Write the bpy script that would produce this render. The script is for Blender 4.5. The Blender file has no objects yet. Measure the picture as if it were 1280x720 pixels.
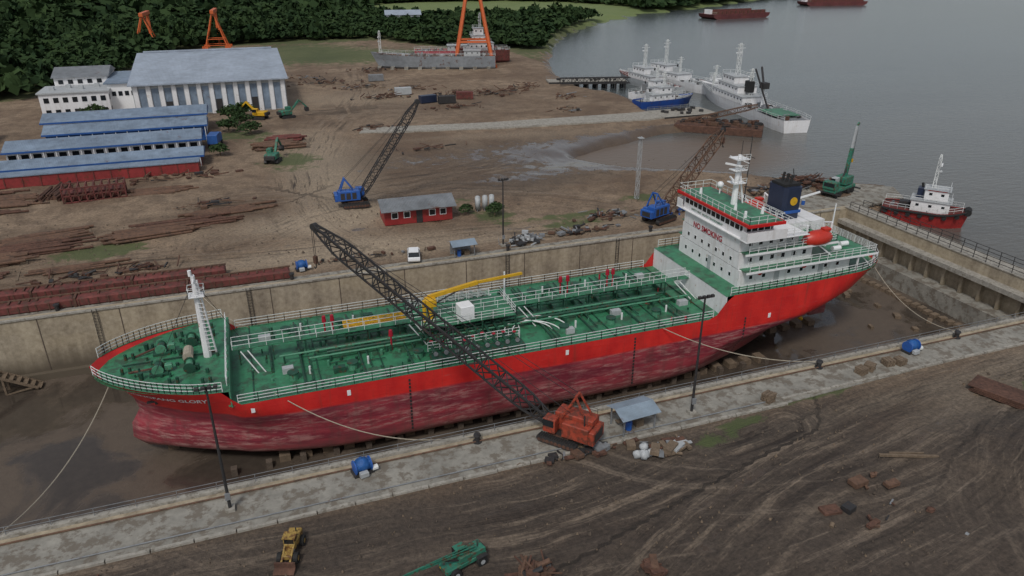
import bpy, math, random
import numpy as np
from mathutils import Vector, Matrix
random.seed(7); RNG=np.random.default_rng(11)
scene=bpy.context.scene
R=math.radians
# ------------------------------------------------------------------ materials
MATS={}
def nn(nt,t,x=0,y=0):
    n=nt.nodes.new(t); n.location=(x,y); return n
def ramp(nt,a,b,ca=(0,0,0,1),cb=(1,1,1,1)):
    r=nn(nt,'ShaderNodeValToRGB'); e=r.color_ramp.elements
    e[0].position=a;e[1].position=b;e[0].color=ca;e[1].color=cb; return r
def rmp(nt,v,a,b,ca=(0,0,0,1),cb=(1,1,1,1)):
    if a>b: a,b,ca,cb=b,a,cb,ca
    r=ramp(nt,a,b,ca,cb); nt.links.new(v,r.inputs[0]); return r.outputs[0]
def noise(nt,vec,scale,detail=4,rough=.6,dist=0):
    n=nn(nt,'ShaderNodeTexNoise'); n.inputs['Scale'].default_value=scale
    n.inputs['Detail'].default_value=detail; n.inputs['Roughness'].default_value=rough
    n.inputs['Distortion'].default_value=dist
    nt.links.new(vec,n.inputs['Vector']); return n.outputs['Fac']
def mapping(nt,vec,sc=(1,1,1),rot=(0,0,0)):
    m=nn(nt,'ShaderNodeMapping'); m.inputs['Scale'].default_value=sc; m.inputs['Rotation'].default_value=rot
    nt.links.new(vec,m.inputs['Vector']); return m.outputs[0]
def mixc(nt,fac,a,b,mode='MIX'):
    m=nn(nt,'ShaderNodeMixRGB'); m.blend_type=mode
    for s,v in (('Fac',fac),('Color1',a),('Color2',b)):
        if hasattr(v,'node'): nt.links.new(v,m.inputs[s])
        elif s=='Fac': m.inputs[s].default_value=v
        else: m.inputs[s].default_value=(v[0],v[1],v[2],1)
    return m.outputs[0]
def mth(nt,op,a,b=0):
    m=nn(nt,'ShaderNodeMath'); m.operation=op
    for i,v in enumerate((a,b)):
        if hasattr(v,'node'): nt.links.new(v,m.inputs[i])
        else: m.inputs[i].default_value=v
    return m.outputs[0]
def newmat(name):
    m=bpy.data.materials.new(name); m.use_nodes=True; nt=m.node_tree
    b=nt.nodes['Principled BSDF']; g=nn(nt,'ShaderNodeNewGeometry')
    return m,nt,b,g.outputs['Position']
def mat(name,col,rough=.6,var=.25,scale=.6,metal=0,rust=0,rustcol=(.10,.035,.015),streak=0,bump=0,fine=4.0):
    if name in MATS: return MATS[name]
    m,nt,b,pos=newmat(name)
    n1=noise(nt,pos,scale,5,.65)
    n2=noise(nt,pos,scale*fine,3,.6)
    f=mth(nt,'ADD',mth(nt,'MULTIPLY',n1,.65),mth(nt,'MULTIPLY',n2,.35))
    c=mixc(nt,rmp(nt,f,.32,.68),[x*(1-var) for x in col],[min(.95,x*(1+var*.6)) for x in col])
    if streak>0:
        ns=noise(nt,mapping(nt,pos,(1.3,1.3,.12)),1.0,4,.6)
        c=mixc(nt,mth(nt,'MULTIPLY',rmp(nt,ns,.5,.72),streak),c,[col[0]*.45+.01,col[1]*.38+.008,col[2]*.3+.006])
    if rust>0:
        nr=noise(nt,pos,scale*2.3,6,.7)
        c=mixc(nt,mth(nt,'MULTIPLY',rmp(nt,nr,.66-rust*.3,.74-rust*.3),.85),c,rustcol)
    nt.links.new(c,b.inputs['Base Color'])
    b.inputs['Roughness'].default_value=rough; b.inputs['Metallic'].default_value=metal
    if bump>0:
        bp=nn(nt,'ShaderNodeBump'); bp.inputs['Strength'].default_value=bump; bp.inputs['Distance'].default_value=.1
        nt.links.new(n2,bp.inputs['Height']); nt.links.new(bp.outputs[0],b.inputs['Normal'])
    MATS[name]=m; return m
def roofmat(name,col,axis='X',pitch=.9,var=.25,rust=0):
    if name in MATS: return MATS[name]
    m=mat(name,col,.5,var,.15,rust=rust,streak=.2); nt=m.node_tree; b=nt.nodes['Principled BSDF']
    pos=[n for n in nt.nodes if n.type=='NEW_GEOMETRY'][0].outputs['Position']
    w=nn(nt,'ShaderNodeTexWave'); w.bands_direction=axis; w.inputs['Scale'].default_value=1/pitch
    nt.links.new(pos,w.inputs['Vector'])
    bp=nn(nt,'ShaderNodeBump'); bp.inputs['Strength'].default_value=.6; bp.inputs['Distance'].default_value=.06
    nt.links.new(w.outputs['Fac'],bp.inputs['Height']); nt.links.new(bp.outputs[0],b.inputs['Normal'])
    return m
M_white=mat('white_paint',(.74,.74,.75),.45,.10,.5,rust=.12,rustcol=(.36,.24,.15),streak=.28)
M_whitec=mat('white_clean',(.78,.79,.80),.45,.08,.5)
M_rail=mat('rail_white',(.68,.70,.69),.5,.15,1)
M_deck=mat('deck_green',(.040,.200,.100),.42,.42,.30,rust=.50,rustcol=(.040,.080,.048),bump=.1)
M_deck2=mat('deck_green_dark',(.016,.075,.045),.5,.4,.8,rust=.35)
M_deck3=mat('deck_green_light',(.075,.25,.15),.5,.3,.8,rust=.3)
M_red=mat('red_paint',(.55,.014,.014),.4,.15,.8)
M_dred=mat('vent_red',(.38,.01,.03),.45,.2,.8)
M_orange=mat('orange_crane_paint',(.34,.052,.025),.65,.4,.9,rust=.6,rustcol=(.12,.035,.02),streak=.4)
M_orange2=mat('orange_gantry_paint',(.58,.12,.03),.5,.15,.3)
M_yellow=mat('yellow_paint',(.62,.36,.015),.5,.15,.9,rust=.2)
M_myellow=mat('faded_yellow_paint',(.36,.24,.06),.65,.4,1.5,rust=.6)
M_dark=mat('dark_steel',(.030,.029,.030),.65,.4,1,rust=.3,rustcol=(.06,.035,.025))
M_black=mat('black_rubber',(.015,.015,.015),.8,.3,2)
M_glass=mat('dark_glass',(.012,.016,.02),.12,.2,1)
M_rust=mat('rusty_steel',(.110,.054,.036),.85,.55,.9,rust=.4,rustcol=(.05,.025,.018),bump=.3)
M_rust2=mat('rusty_red_steel',(.15,.040,.034),.8,.5,.5,rust=.5,rustcol=(.075,.04,.028),bump=.2)
M_rust3=mat('rusty_brown_pipe',(.14,.078,.050),.85,.45,.6,rust=.45,rustcol=(.07,.045,.032))
M_grey=mat('grey_steel',(.20,.21,.22),.55,.3,.8,rust=.25)
M_lgrey=mat('light_grey',(.40,.42,.43),.55,.2,.8,rust=.12)
M_conc=mat('concrete',(.275,.262,.228),.9,.40,.30,rust=.58,rustcol=(.14,.118,.092),bump=.2,fine=6)
M_concd=mat('concrete_kerb',(.33,.31,.27),.9,.35,.8,rust=.42,rustcol=(.17,.15,.12),bump=.2)
M_blue=mat('blue_paint',(.02,.10,.38),.45,.25,.9,rust=.15)
M_bluet=mat('blue_tarp',(.012,.09,.30),.6,.3,2,bump=.3)
M_bluehull=mat('blue_hull',(.015,.06,.26),.45,.2,.4,rust=.2)
M_teal=mat('green_machine_paint',(.03,.18,.12),.6,.35,1,rust=.5)
M_navy=mat('funnel_navy',(.018,.028,.06),.4,.2,.8)
M_wood=mat('timber',(.17,.125,.085),.9,.4,1.5)
M_stone=mat('stone_dark',(.11,.085,.065),.95,.4,2)
M_rope=mat('rope',(.36,.32,.25),.9,.2,3)
M_lifeb=mat('lifeboat_orange',(.50,.035,.02),.4,.15,1)
def hullmat():
    m,nt,b,pos=newmat('tanker_hull_paint')
    sx=nn(nt,'ShaderNodeSeparateXYZ'); nt.links.new(pos,sx.inputs[0]); z=sx.outputs['Z']; x=sx.outputs['X']
    n=noise(nt,mapping(nt,pos,(.12,.12,.9)),1,6,.65)
    n2=noise(nt,mapping(nt,pos,(.42,.42,2.6)),1,7,.74)
    n3=noise(nt,mapping(nt,pos,(.07,.07,.5)),1,3,.6)
    low=mixc(nt,rmp(nt,n,.40,.62),(.175,.022,.038),(.33,.042,.058))
    low=mixc(nt,mth(nt,'MULTIPLY',mth(nt,'MULTIPLY',rmp(nt,n2,.48,.60),rmp(nt,n3,.36,.55)),.8),low,(.44,.235,.215))
    n6=noise(nt,mapping(nt,pos,(.9,.9,.16)),1,5,.65)
    low=mixc(nt,mth(nt,'MULTIPLY',rmp(nt,n6,.50,.68),.5),low,(.125,.050,.048))
    low=mixc(nt,rmp(nt,mth(nt,'MULTIPLY',mth(nt,'ADD',z,7.4),.40),0,1),mixc(nt,.5,low,(.17,.13,.10)),low)
    n4=noise(nt,mapping(nt,pos,(.4,.4,.25)),1,5,.6)
    top=mixc(nt,rmp(nt,n4,.35,.7),(.50,.016,.016),(.70,.032,.024))
    nv=noise(nt,mapping(nt,pos,(1.6,1.6,.10)),1,5,.6)
    top=mixc(nt,mth(nt,'MULTIPLY',rmp(nt,nv,.54,.72),.45),top,(.22,.045,.03))
    top=mixc(nt,mth(nt,'MULTIPLY',rmp(nt,n2,.62,.70),.4),top,(.45,.16,.13))
    line=mth(nt,'MULTIPLY',mth(nt,'POWER',mth(nt,'MULTIPLY',mth(nt,'SUBTRACT',x,28),.021),2),.9)
    zz=mth(nt,'SUBTRACT',mth(nt,'ADD',z,1.55),line)
    zz=mth(nt,'ADD',zz,mth(nt,'MULTIPLY',mth(nt,'SUBTRACT',n2,.5),.5))
    c=mixc(nt,rmp(nt,mth(nt,'ADD',mth(nt,'MULTIPLY',zz,.9),.5),.35,.6),low,top)
    nt.links.new(c,b.inputs['Base Color'])
    nt.links.new(rmp(nt,n2,.3,.7,(.4,.4,.4,1),(.65,.65,.65,1)),b.inputs['Roughness'])
    bk=nn(nt,'ShaderNodeTexBrick'); nt.links.new(mapping(nt,pos,(1,1,1),(R(90),0,0)),bk.inputs['Vector'])
    bk.inputs['Scale'].default_value=.25; bk.inputs['Mortar Size'].default_value=.01
    bp=nn(nt,'ShaderNodeBump'); bp.inputs['Strength'].default_value=.3; bp.inputs['Distance'].default_value=.05
    nt.links.new(mth(nt,'ADD',bk.outputs['Fac'],mth(nt,'MULTIPLY',n,1.2)),bp.inputs['Height']); nt.links.new(bp.outputs[0],b.inputs['Normal'])
    return m
M_hull=hullmat()
def wallmat():
    m,nt,b,pos=newmat('dock_wall_concrete')
    n=noise(nt,mapping(nt,pos,(.5,.5,.06)),1,6,.65); n2=noise(nt,mapping(nt,pos,(.06,.06,.25)),1,5,.6)
    n3=noise(nt,pos,1.8,6,.7)
    c=mixc(nt,rmp(nt,n,.40,.62),(.44,.375,.27),(.20,.16,.11)); c=mixc(nt,mth(nt,'MULTIPLY',rmp(nt,n2,.35,.65),.6),c,(.42,.34,.21))
    c=mixc(nt,.35,c,mixc(nt,rmp(nt,n3,.3,.7),(.08,.065,.05),(.54,.48,.39)))
    sx=nn(nt,'ShaderNodeSeparateXYZ'); nt.links.new(pos,sx.inputs[0])
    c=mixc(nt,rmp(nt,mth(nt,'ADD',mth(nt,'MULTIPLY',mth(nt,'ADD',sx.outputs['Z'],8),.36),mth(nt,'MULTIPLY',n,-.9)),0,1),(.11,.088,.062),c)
    nt.links.new(c,b.inputs['Base Color']); b.inputs['Roughness'].default_value=.9
    return m
M_wall=wallmat()
def floormat():
    m,nt,b,pos=newmat('dock_floor_wet_mud')
    n=noise(nt,pos,.11,6,.6,.5); n2=noise(nt,pos,1.2,6,.7)
    c=mixc(nt,rmp(nt,n,.44,.56),(.034,.028,.023),(.110,.084,.062)); c=mixc(nt,.35,c,mixc(nt,n2,(.03,.024,.02),(.17,.135,.105)))
    nt.links.new(c,b.inputs['Base Color'])
    nt.links.new(rmp(nt,n,.47,.55,(.05,.05,.05,1),(.6,.6,.6,1)),b.inputs['Roughness'])
    bp=nn(nt,'ShaderNodeBump'); nt.links.new(rmp(nt,n,.48,.58,(.015,.015,.015,1),(.6,.6,.6,1)),bp.inputs['Strength']); bp.inputs['Distance'].default_value=.1
    nt.links.new(n2,bp.inputs['Height']); nt.links.new(bp.outputs[0],b.inputs['Normal'])
    return m
M_floor=floormat()
# ------------------------------------------------------------------ builder
class B:
    def __init__(s,name,loc=(0,0,0),rot=0,sc=1):
        s.name=name;s.loc=loc;s.rot=rot;s.sc=sc;s.p={}
    def add(s,part,m,vs,fs,smooth=False):
        if part not in s.p: s.p[part]=[m,[],[],smooth]
        q=s.p[part];o=len(q[1]); q[1].extend([tuple(v) for v in vs]); q[2].extend([tuple(i+o for i in f) for f in fs])
    def box(s,part,m,c,d,rz=0,bev=0):
        x,y,z=d[0]/2,d[1]/2,d[2]/2
        if bev>0:
            k=bev; pr=[]
            for zz,i in ((-z,k),(-z+k,0),(z-k,0),(z,k)):
                for sx,sy in ((-1,-1),(1,-1),(1,1),(-1,1)):
                    pr.append((sx*(x-i),sy*(y-i),zz))
            fs=[(3,2,1,0),(12,13,14,15)]
            for l in range(3):
                for j in range(4):
                    a=l*4+j;b=l*4+(j+1)%4; fs.append((a,b,b+4,a+4))
            vs=pr
        else:
            vs=[(-x,-y,-z),(x,-y,-z),(x,y,-z),(-x,y,-z),(-x,-y,z),(x,-y,z),(x,y,z),(-x,y,z)]
            fs=[(3,2,1,0),(4,5,6,7),(0,1,5,4),(1,2,6,5),(2,3,7,6),(3,0,4,7)]
        ca,sa=math.cos(rz),math.sin(rz)
        s.add(part,m,[(c[0]+v[0]*ca-v[1]*sa,c[1]+v[0]*sa+v[1]*ca,c[2]+v[2]) for v in vs],fs)
    def bx(s,part,m,x0,x1,y0,y1,z0,z1,bev=0): s.box(part,m,((x0+x1)/2,(y0+y1)/2,(z0+z1)/2),(x1-x0,y1-y0,z1-z0),0,bev)
    def cyl(s,part,m,p0,p1,r0,r1=None,n=8,smooth=False,cap=True):
        if r1 is None: r1=r0
        p0=Vector(p0);p1=Vector(p1);d=(p1-p0)
        if d.length<1e-6: return
        d.normalize(); up=Vector((0,0,1)) if abs(d.z)<.95 else Vector((1,0,0))
        a=d.cross(up).normalized(); b=a.cross(d).normalized(); vs=[];fs=[]
        for p,r in ((p0,r0),(p1,r1)):
            for i in range(n):
                t=2*math.pi*(i+.5)/n; vs.append(p+a*(math.cos(t)*r)+b*(math.sin(t)*r))
        for i in range(n):
            j=(i+1)%n; fs.append((i,i+n,j+n,j))
        if cap: fs.append(tuple(range(n))); fs.append(tuple(range(2*n-1,n-1,-1)))
        s.add(part,m,vs,fs,smooth)
    def beam(s,part,m,p0,p1,w): s.cyl(part,m,p0,p1,w*.7071,None,4)
    def path(s,part,m,pts,r,n=6):
        for a,b in zip(pts[:-1],pts[1:]): s.cyl(part,m,a,b,r,None,n)
    def prism(s,part,m,prof,y0,y1):
        n=len(prof); vs=[(x,y0,z) for x,z in prof]+[(x,y1,z) for x,z in prof]
        fs=[tuple(range(n)),tuple(range(2*n-1,n-1,-1))]+[(i,i+n,(i+1)%n+n,(i+1)%n) for i in range(n)]
        s.add(part,m,vs,fs)
    def prismz(s,part,m,poly,z0,z1):
        n=len(poly); vs=[(x,y,z0) for x,y in poly]+[(x,y,z1) for x,y in poly]
        fs=[tuple(range(n-1,-1,-1)),tuple(range(n,2*n))]+[(i,(i+1)%n,(i+1)%n+n,i+n) for i in range(n)]
        s.add(part,m,vs,fs)
    def ball(s,part,m,c,r,sx=1,sy=1,sz=1,n=10,jit=0):
        vs=[];fs=[];k=n//2
        for i in range(k+1):
            ph=math.pi*i/k
            for j in range(n):
                t=2*math.pi*j/n; q=1+random.uniform(-jit,jit)
                vs.append((c[0]+r*sx*q*math.sin(ph)*math.cos(t),c[1]+r*sy*q*math.sin(ph)*math.sin(t),c[2]+r*sz*q*math.cos(ph)))
        for i in range(k):
            for j in range(n):
                fs.append((i*n+j,(i+1)*n+j,(i+1)*n+(j+1)%n,i*n+(j+1)%n))
        s.add(part,m,vs,fs,True)
    def rail(s,part,m,pts,h=1.05,step=1.5,r=.035,bars=3):
        for a,b in zip(pts[:-1],pts[1:]):
            a=Vector(a);b=Vector(b);L=(b-a).length
            if L<.05: continue
            k=max(1,round(L/step))
            for i in range(k+1):
                p=a.lerp(b,i/k); s.beam(part,m,p,p+Vector((0,0,h)),r*1.5)
            for q in range(bars):
                o=Vector((0,0,h*(q+1)/bars)); s.beam(part,m,a+o,b+o,r*1.3)
    def lattice(s,part,m,p0,p1,w0,wm,w1,n,r,rb=None,e=.15):
        p0=Vector(p0);p1=Vector(p1);d=(p1-p0).normalized(); up=Vector((0,0,1)) if abs(d.z)<.95 else Vector((1,0,0))
        a=d.cross(up).normalized(); b=a.cross(d).normalized(); rb=rb or r*.6; ring=[]
        for i in range(n+1):
            t=i/n; w=w0+(wm-w0)*t/e if t<e else (wm+(w1-wm)*(t-(1-e))/e if t>1-e else wm)
            c=p0.lerp(p1,t); ring.append([c+a*(sx*w/2)+b*(sy*w/2) for sx,sy in ((-1,-1),(1,-1),(1,1),(-1,1))])
        for i in range(n):
            for j in range(4):
                k=(j+1)%4; s.beam(part,m,ring[i][j],ring[i+1][j],r)
                if i%2==0: s.beam(part,m,ring[i][j],ring[i+1][k],rb)
                else: s.beam(part,m,ring[i][k],ring[i+1][j],rb)
                if i%2==0: s.beam(part,m,ring[i][j],ring[i][k],rb)
    def finish(s):
        single=len(s.p)==1; par=None
        if not single:
            par=bpy.data.objects.new(s.name,None); scene.collection.objects.link(par)
            par.location=s.loc; par.rotation_euler=(0,0,s.rot); par.scale=(s.sc,)*3
        o=None
        for k,(m,vs,fs,sm) in s.p.items():
            me=bpy.data.meshes.new(k); me.from_pydata(vs,[],fs); me.materials.append(m)
            if sm:
                for p in me.polygons: p.use_smooth=True
            o=bpy.data.objects.new(s.name if single else k,me); scene.collection.objects.link(o)
            if single: o.location=s.loc;o.rotation_euler=(0,0,s.rot);o.scale=(s.sc,)*3
            else: o.parent=par
        return par or o
# ------------------------------------------------------------------ terrain
shore=[(2600,1700),(1300,1060),(900,860),(533,681),(375,572),(297,529),(224,461),(172,395),(139,333),(119,287),(111,261),(107,227),(113,218),(114,205),(108,186),(121,183),(121,171),(113,166),(98,163),(80,156),(67,148),(70,135),(84,126),(93,120),(99,116),(107,111),(114,103),(110,95),(97.5,93.6),(97.5,50),(104,42),(118,0),(135,-100),(180,-600),(260,-2600)]
land=np.array([(-4000,4000)]+[(2600,4000)]+shore+[(-4000,-2600)],float)
def sdist(px,py,poly):
    d=np.full(px.shape,1e9); inside=np.zeros(px.shape,bool); n=len(poly)
    for i in range(n):
        ax,ay=poly[i];bx,by=poly[(i+1)%n]; ex,ey=bx-ax,by-ay
        t=np.clip(((px-ax)*ex+(py-ay)*ey)/(ex*ex+ey*ey+1e-12),0,1)
        d=np.minimum(d,np.hypot(px-ax-t*ex,py-ay-t*ey))
        c=((ay>py)!=(by>py))&(px<(bx-ax)*(py-ay)/(by-ay+1e-12)+ax); inside^=c
    return np.where(inside,-d,d)
def vnoise(x,y,s,seed):
    r=np.random.default_rng(seed); T=r.random((256,256)); x=x/s;y=y/s
    xi=np.floor(x).astype(int);yi=np.floor(y).astype(int);fx=x-xi;fy=y-yi;fx=fx*fx*(3-2*fx);fy=fy*fy*(3-2*fy)
    g=lambda a,b:T[a%256,b%256]
    return (g(xi,yi)*(1-fx)+g(xi+1,yi)*fx)*(1-fy)+(g(xi,yi+1)*(1-fx)+g(xi+1,yi+1)*fx)*fy
def fbm(x,y,s,seed,o=4):
    v=0;a=.5
    for i in range(o): v=v+a*vnoise(x,y,s/2**i,seed+i);a*=.5
    return v
def lines(lo,hi,segs,must):
    l=[]
    for (a,b,st) in segs: l+=list(np.arange(a,b-1e-6,st))
    l.append(segs[-1][1]); s=segs[-1][2];v=segs[-1][1]
    while v<hi: s=min(s*1.06,60);v+=s;l.append(v)
    s=segs[0][2];v=segs[0][0]
    while v>lo: s=min(s*1.06,60);v-=s;l.append(v)
    l=np.array(sorted(l))
    for m in must: l[np.argmin(abs(l-m))]=m
    return np.array(sorted(set(l)))
DX0,DX1,DY0,DY1=-60.,97.5,53.,93.5
xs=lines(-2500,2600,[(-60,-25,.9),(-25,85,.42),(85,140,.9)],[DX0,DX1]); ys=lines(-1500,3200,[(18,48,.36),(48,96,2.0),(96,130,.7)],[DY0,DY1])
GX,GY=np.meshgrid(xs,ys)
sd=sdist(GX,GY,land)
def sm(a,b,v): t=np.clip((v-a)/(b-a),0,1); return t*t*(3-2*t)
def curve(pts):
    pts=np.array(pts,float); out=[]
    P=np.vstack([2*pts[0]-pts[1],pts,2*pts[-1]-pts[-2]])
    for i in range(1,len(P)-2):
        for t in np.linspace(0,1,9)[:-1]:
            a,b_,c,d_=P[i-1],P[i],P[i+1],P[i+2]; out.append(.5*((2*b_)+(-a+c)*t+(2*a-5*b_+4*c-d_)*t*t+(-a+3*b_-3*c+d_)*t**3))
    out.append(P[-2]); return out
def trackfield(curves):
    best=np.full(GX.shape,1e9); sg=np.zeros(GX.shape)
    for k,c in enumerate(curves):
        for (ax,ay),(bx_,by_) in zip(c[:-1],c[1:]):
            ex,ey=bx_-ax,by_-ay; t=np.clip(((GX-ax)*ex+(GY-ay)*ey)/(ex*ex+ey*ey+1e-9),0,1)
            dx=GX-ax-t*ex;dy=GY-ay-t*ey;d=np.hypot(dx,dy); u_=d<best; s_=np.sign(ex*dy-ey*dx)*d+k*37.0
            best=np.where(u_,d,best); sg=np.where(u_,s_,sg)
    return best,sg
near=[curve([(95,46),(78,44.5),(62,43.5),(46,41),(33,37.5),(20,32),(5,26),(-10,20)]),curve([(100,40),(82,38),(68,35.5),(58,30),(52,22),(48,12)]),curve([(-40,43),(-20,42.5),(0,41.5),(18,41),(30,42.5),(44,45)])]
yard=[curve([(16,100),(12,112),(9,130),(10,150),(14,172),(20,195),(32,222),(40,250),(44,285)]),curve([(-50,109),(-25,108),(0,105),(25,103.5),(50,102),(72,105)]),curve([(-5,135),(15,134),(35,138),(56,146)]),curve([(14,172),(4,186),(-4,205),(-5,216),(20,214),(40,212)])]
near2=[curve([(20,47),(28,40),(40,36),(55,36),(70,41),(90,43)]),curve([(-15,47),(-5,38),(8,33),(30,30),(50,32),(66,37)]),curve([(-5,112),(10,124),(30,128),(48,122),(60,112)])]
b1,s1=trackfield(near+yard); b2,s2=trackfield(near2)
wob=(fbm(GX,GY,8,77,3)-.45)
trk=s1+wob*1.3; trkm=np.exp(-(b1/7.0)**2)*np.clip(.75+wob*1.8,0,1.2); trk2=s2+wob*1.2; trkm2=np.exp(-(b2/5.5)**2)*np.clip(.75-wob*1.5,0,1)
flat=sm(43.5,47,GY)*(1-sm(97,101,GY))
rug=(fbm(GX,GY,9,3)-.47)*.8+(fbm(GX,GY,2.2,9,3)-.44)*.36
rut=-.17*trkm*np.abs(np.sin(trk*1.7))**1.5 -.12*trkm2*np.abs(np.sin(trk2*1.9))**1.5
Z=(rug*(1-.45*trkm)+rut)*(1-flat)*np.where(GY>150,.6,1)-.03
for hx,hy,hr,hh in ((60,33,5,1.1),(66,31,5,1.5),(55,38,4,.5),(38,36,3,.3),(72,36,4,.9),(48,26,4,.5),(-14,43,2.5,.4),(80,44,4,.6),(63,29,3,1.4),(57,30,3,.9),(76,40,2.5,.7)):
    Z+=hh*np.exp(-((GX-hx)**2+(GY-hy)**2)/hr**2)*(.6+.9*fbm(GX,GY,1.9,40))*(1-sm(43,47,GY))
drop=sm(-1.5,7,sd+ (fbm(GX,GY,14,21)-.47)*6*(1-flat))
mud=np.exp(-(((GX-80)/30)**2+((GY-147)/18)**2))*(sd<6)
Z=Z-drop*5.5-1.05*mud
def sheet(name,keep,zz,mat_,attrs={}):
    ny,nx=GX.shape; idx=np.arange(nx*ny).reshape(ny,nx)
    q=np.stack([idx[:-1,:-1],idx[:-1,1:],idx[1:,1:],idx[1:,:-1]],-1)[keep]
    used=np.unique(q); rem=-np.ones(nx*ny,int); rem[used]=np.arange(len(used)); q=rem[q]
    co=np.stack([GX.ravel(),GY.ravel(),zz.ravel()],-1)[used]
    me=bpy.data.meshes.new(name); me.vertices.add(len(co)); me.vertices.foreach_set('co',co.astype(np.float32).ravel())
    me.loops.add(q.size); me.loops.foreach_set('vertex_index',q.ravel().astype(np.int32))
    me.polygons.add(len(q)); me.polygons.foreach_set('loop_start',(np.arange(len(q))*4).astype(np.int32)); me.polygons.foreach_set('loop_total',np.full(len(q),4,np.int32))
    me.update(); me.validate()
    for k,v in attrs.items():
        a=me.attributes.new(k,'FLOAT','POINT'); a.data.foreach_set('value',v.ravel()[used].astype(np.float32))
    me.polygons.foreach_set('use_smooth',np.ones(len(me.polygons),bool))
    me.materials.append(mat_); o=bpy.data.objects.new(name,me); scene.collection.objects.link(o); return o
cx=(GX[:-1,:-1]+GX[1:,1:])/2; cy=(GY[:-1,:-1]+GY[1:,1:])/2
hole=(cx>DX0)&(cx<DX1)&(cy>DY0)&(cy<DY1)
def blob(x,y,rx,ry=None,rot=0,p=1):
    ry=ry or rx; c,s=math.cos(rot),math.sin(rot); dx=GX-x;dy=GY-y
    return np.exp(-(((dx*c+dy*s)/rx)**2+((-dx*s+dy*c)/ry)**2))*p
def forest_bound(x): return np.interp(x,[-400,-110,-62,-45,-20,20,70,100,140,200],[200,235,262,300,385,400,398,345,322,300])
grass=sm(-6,10,GY-forest_bound(GX))
for a in ((49,48.0,6,.8),(40,46.4,3.5,.8),(36,45,3,.8),(-25,115,5,4),(-19,116.5,4,2.5),(37.5,112,4,4),(8,160,7,9),(5,178,5,7),(-2,190,8,6),(28,366,34,36),(60,330,60,25),(66,112,5,2),(48,103,7,2),(72,42,2,1.2),(-2,225,3,14),(50,107,12,1.5),(30,120,7,2)):
    grass+=blob(*a,p=.80)
grass+=.45*((GX>118)&(GX<500)&(sd>-14)&(sd<0)&(GY>230))
wet=1.05*mud+blob(30,150,26,9,.2,.45)+blob(48,132,16,6,.1,.45)+blob(15,112,4,1.2,0,.7)+blob(28,112,6,1.2,.1,.7)+blob(3,109,5,.8,.1,.6)+blob(40,104,7,1.2,0,.6)+blob(57,39.5,9,1.4,.3,.6)+blob(34,39,9,1,.3,.6)+blob(14,43,7,1,.1,.5)+blob(-8,40,6,1,0,.5)+blob(28,34,5,1.2,.4,.5)+.6*sm(-5,0,sd)
dark=sm(52,44,GY)*(.95-.35*sm(30,75,GX))+blob(62,31,12,7,.4,.9)+blob(60,150,44,20,0,.65)+blob(45,128,24,9,0,.45)+blob(-15,125,30,8,0,.2)+blob(55,210,40,20,0,.35)+blob(20,160,12,20,.2,.15)
pale=blob(14,150,9,40,-.05,.75)+blob(8,118,22,6,.0,.6)+blob(12,104,30,4.5,0,.65)+blob(35,230,45,16,-.2,.5)+blob(54,44.8,40,1.4,.03,.6)+blob(80,42,15,5,.2,1.1)+blob(62,41,13,2.5,.2,.7)+blob(12,29,20,3,.1,.45)+blob(45,100,30,3,0,.4)+blob(60,168,34,4,-.1,.4)
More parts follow.
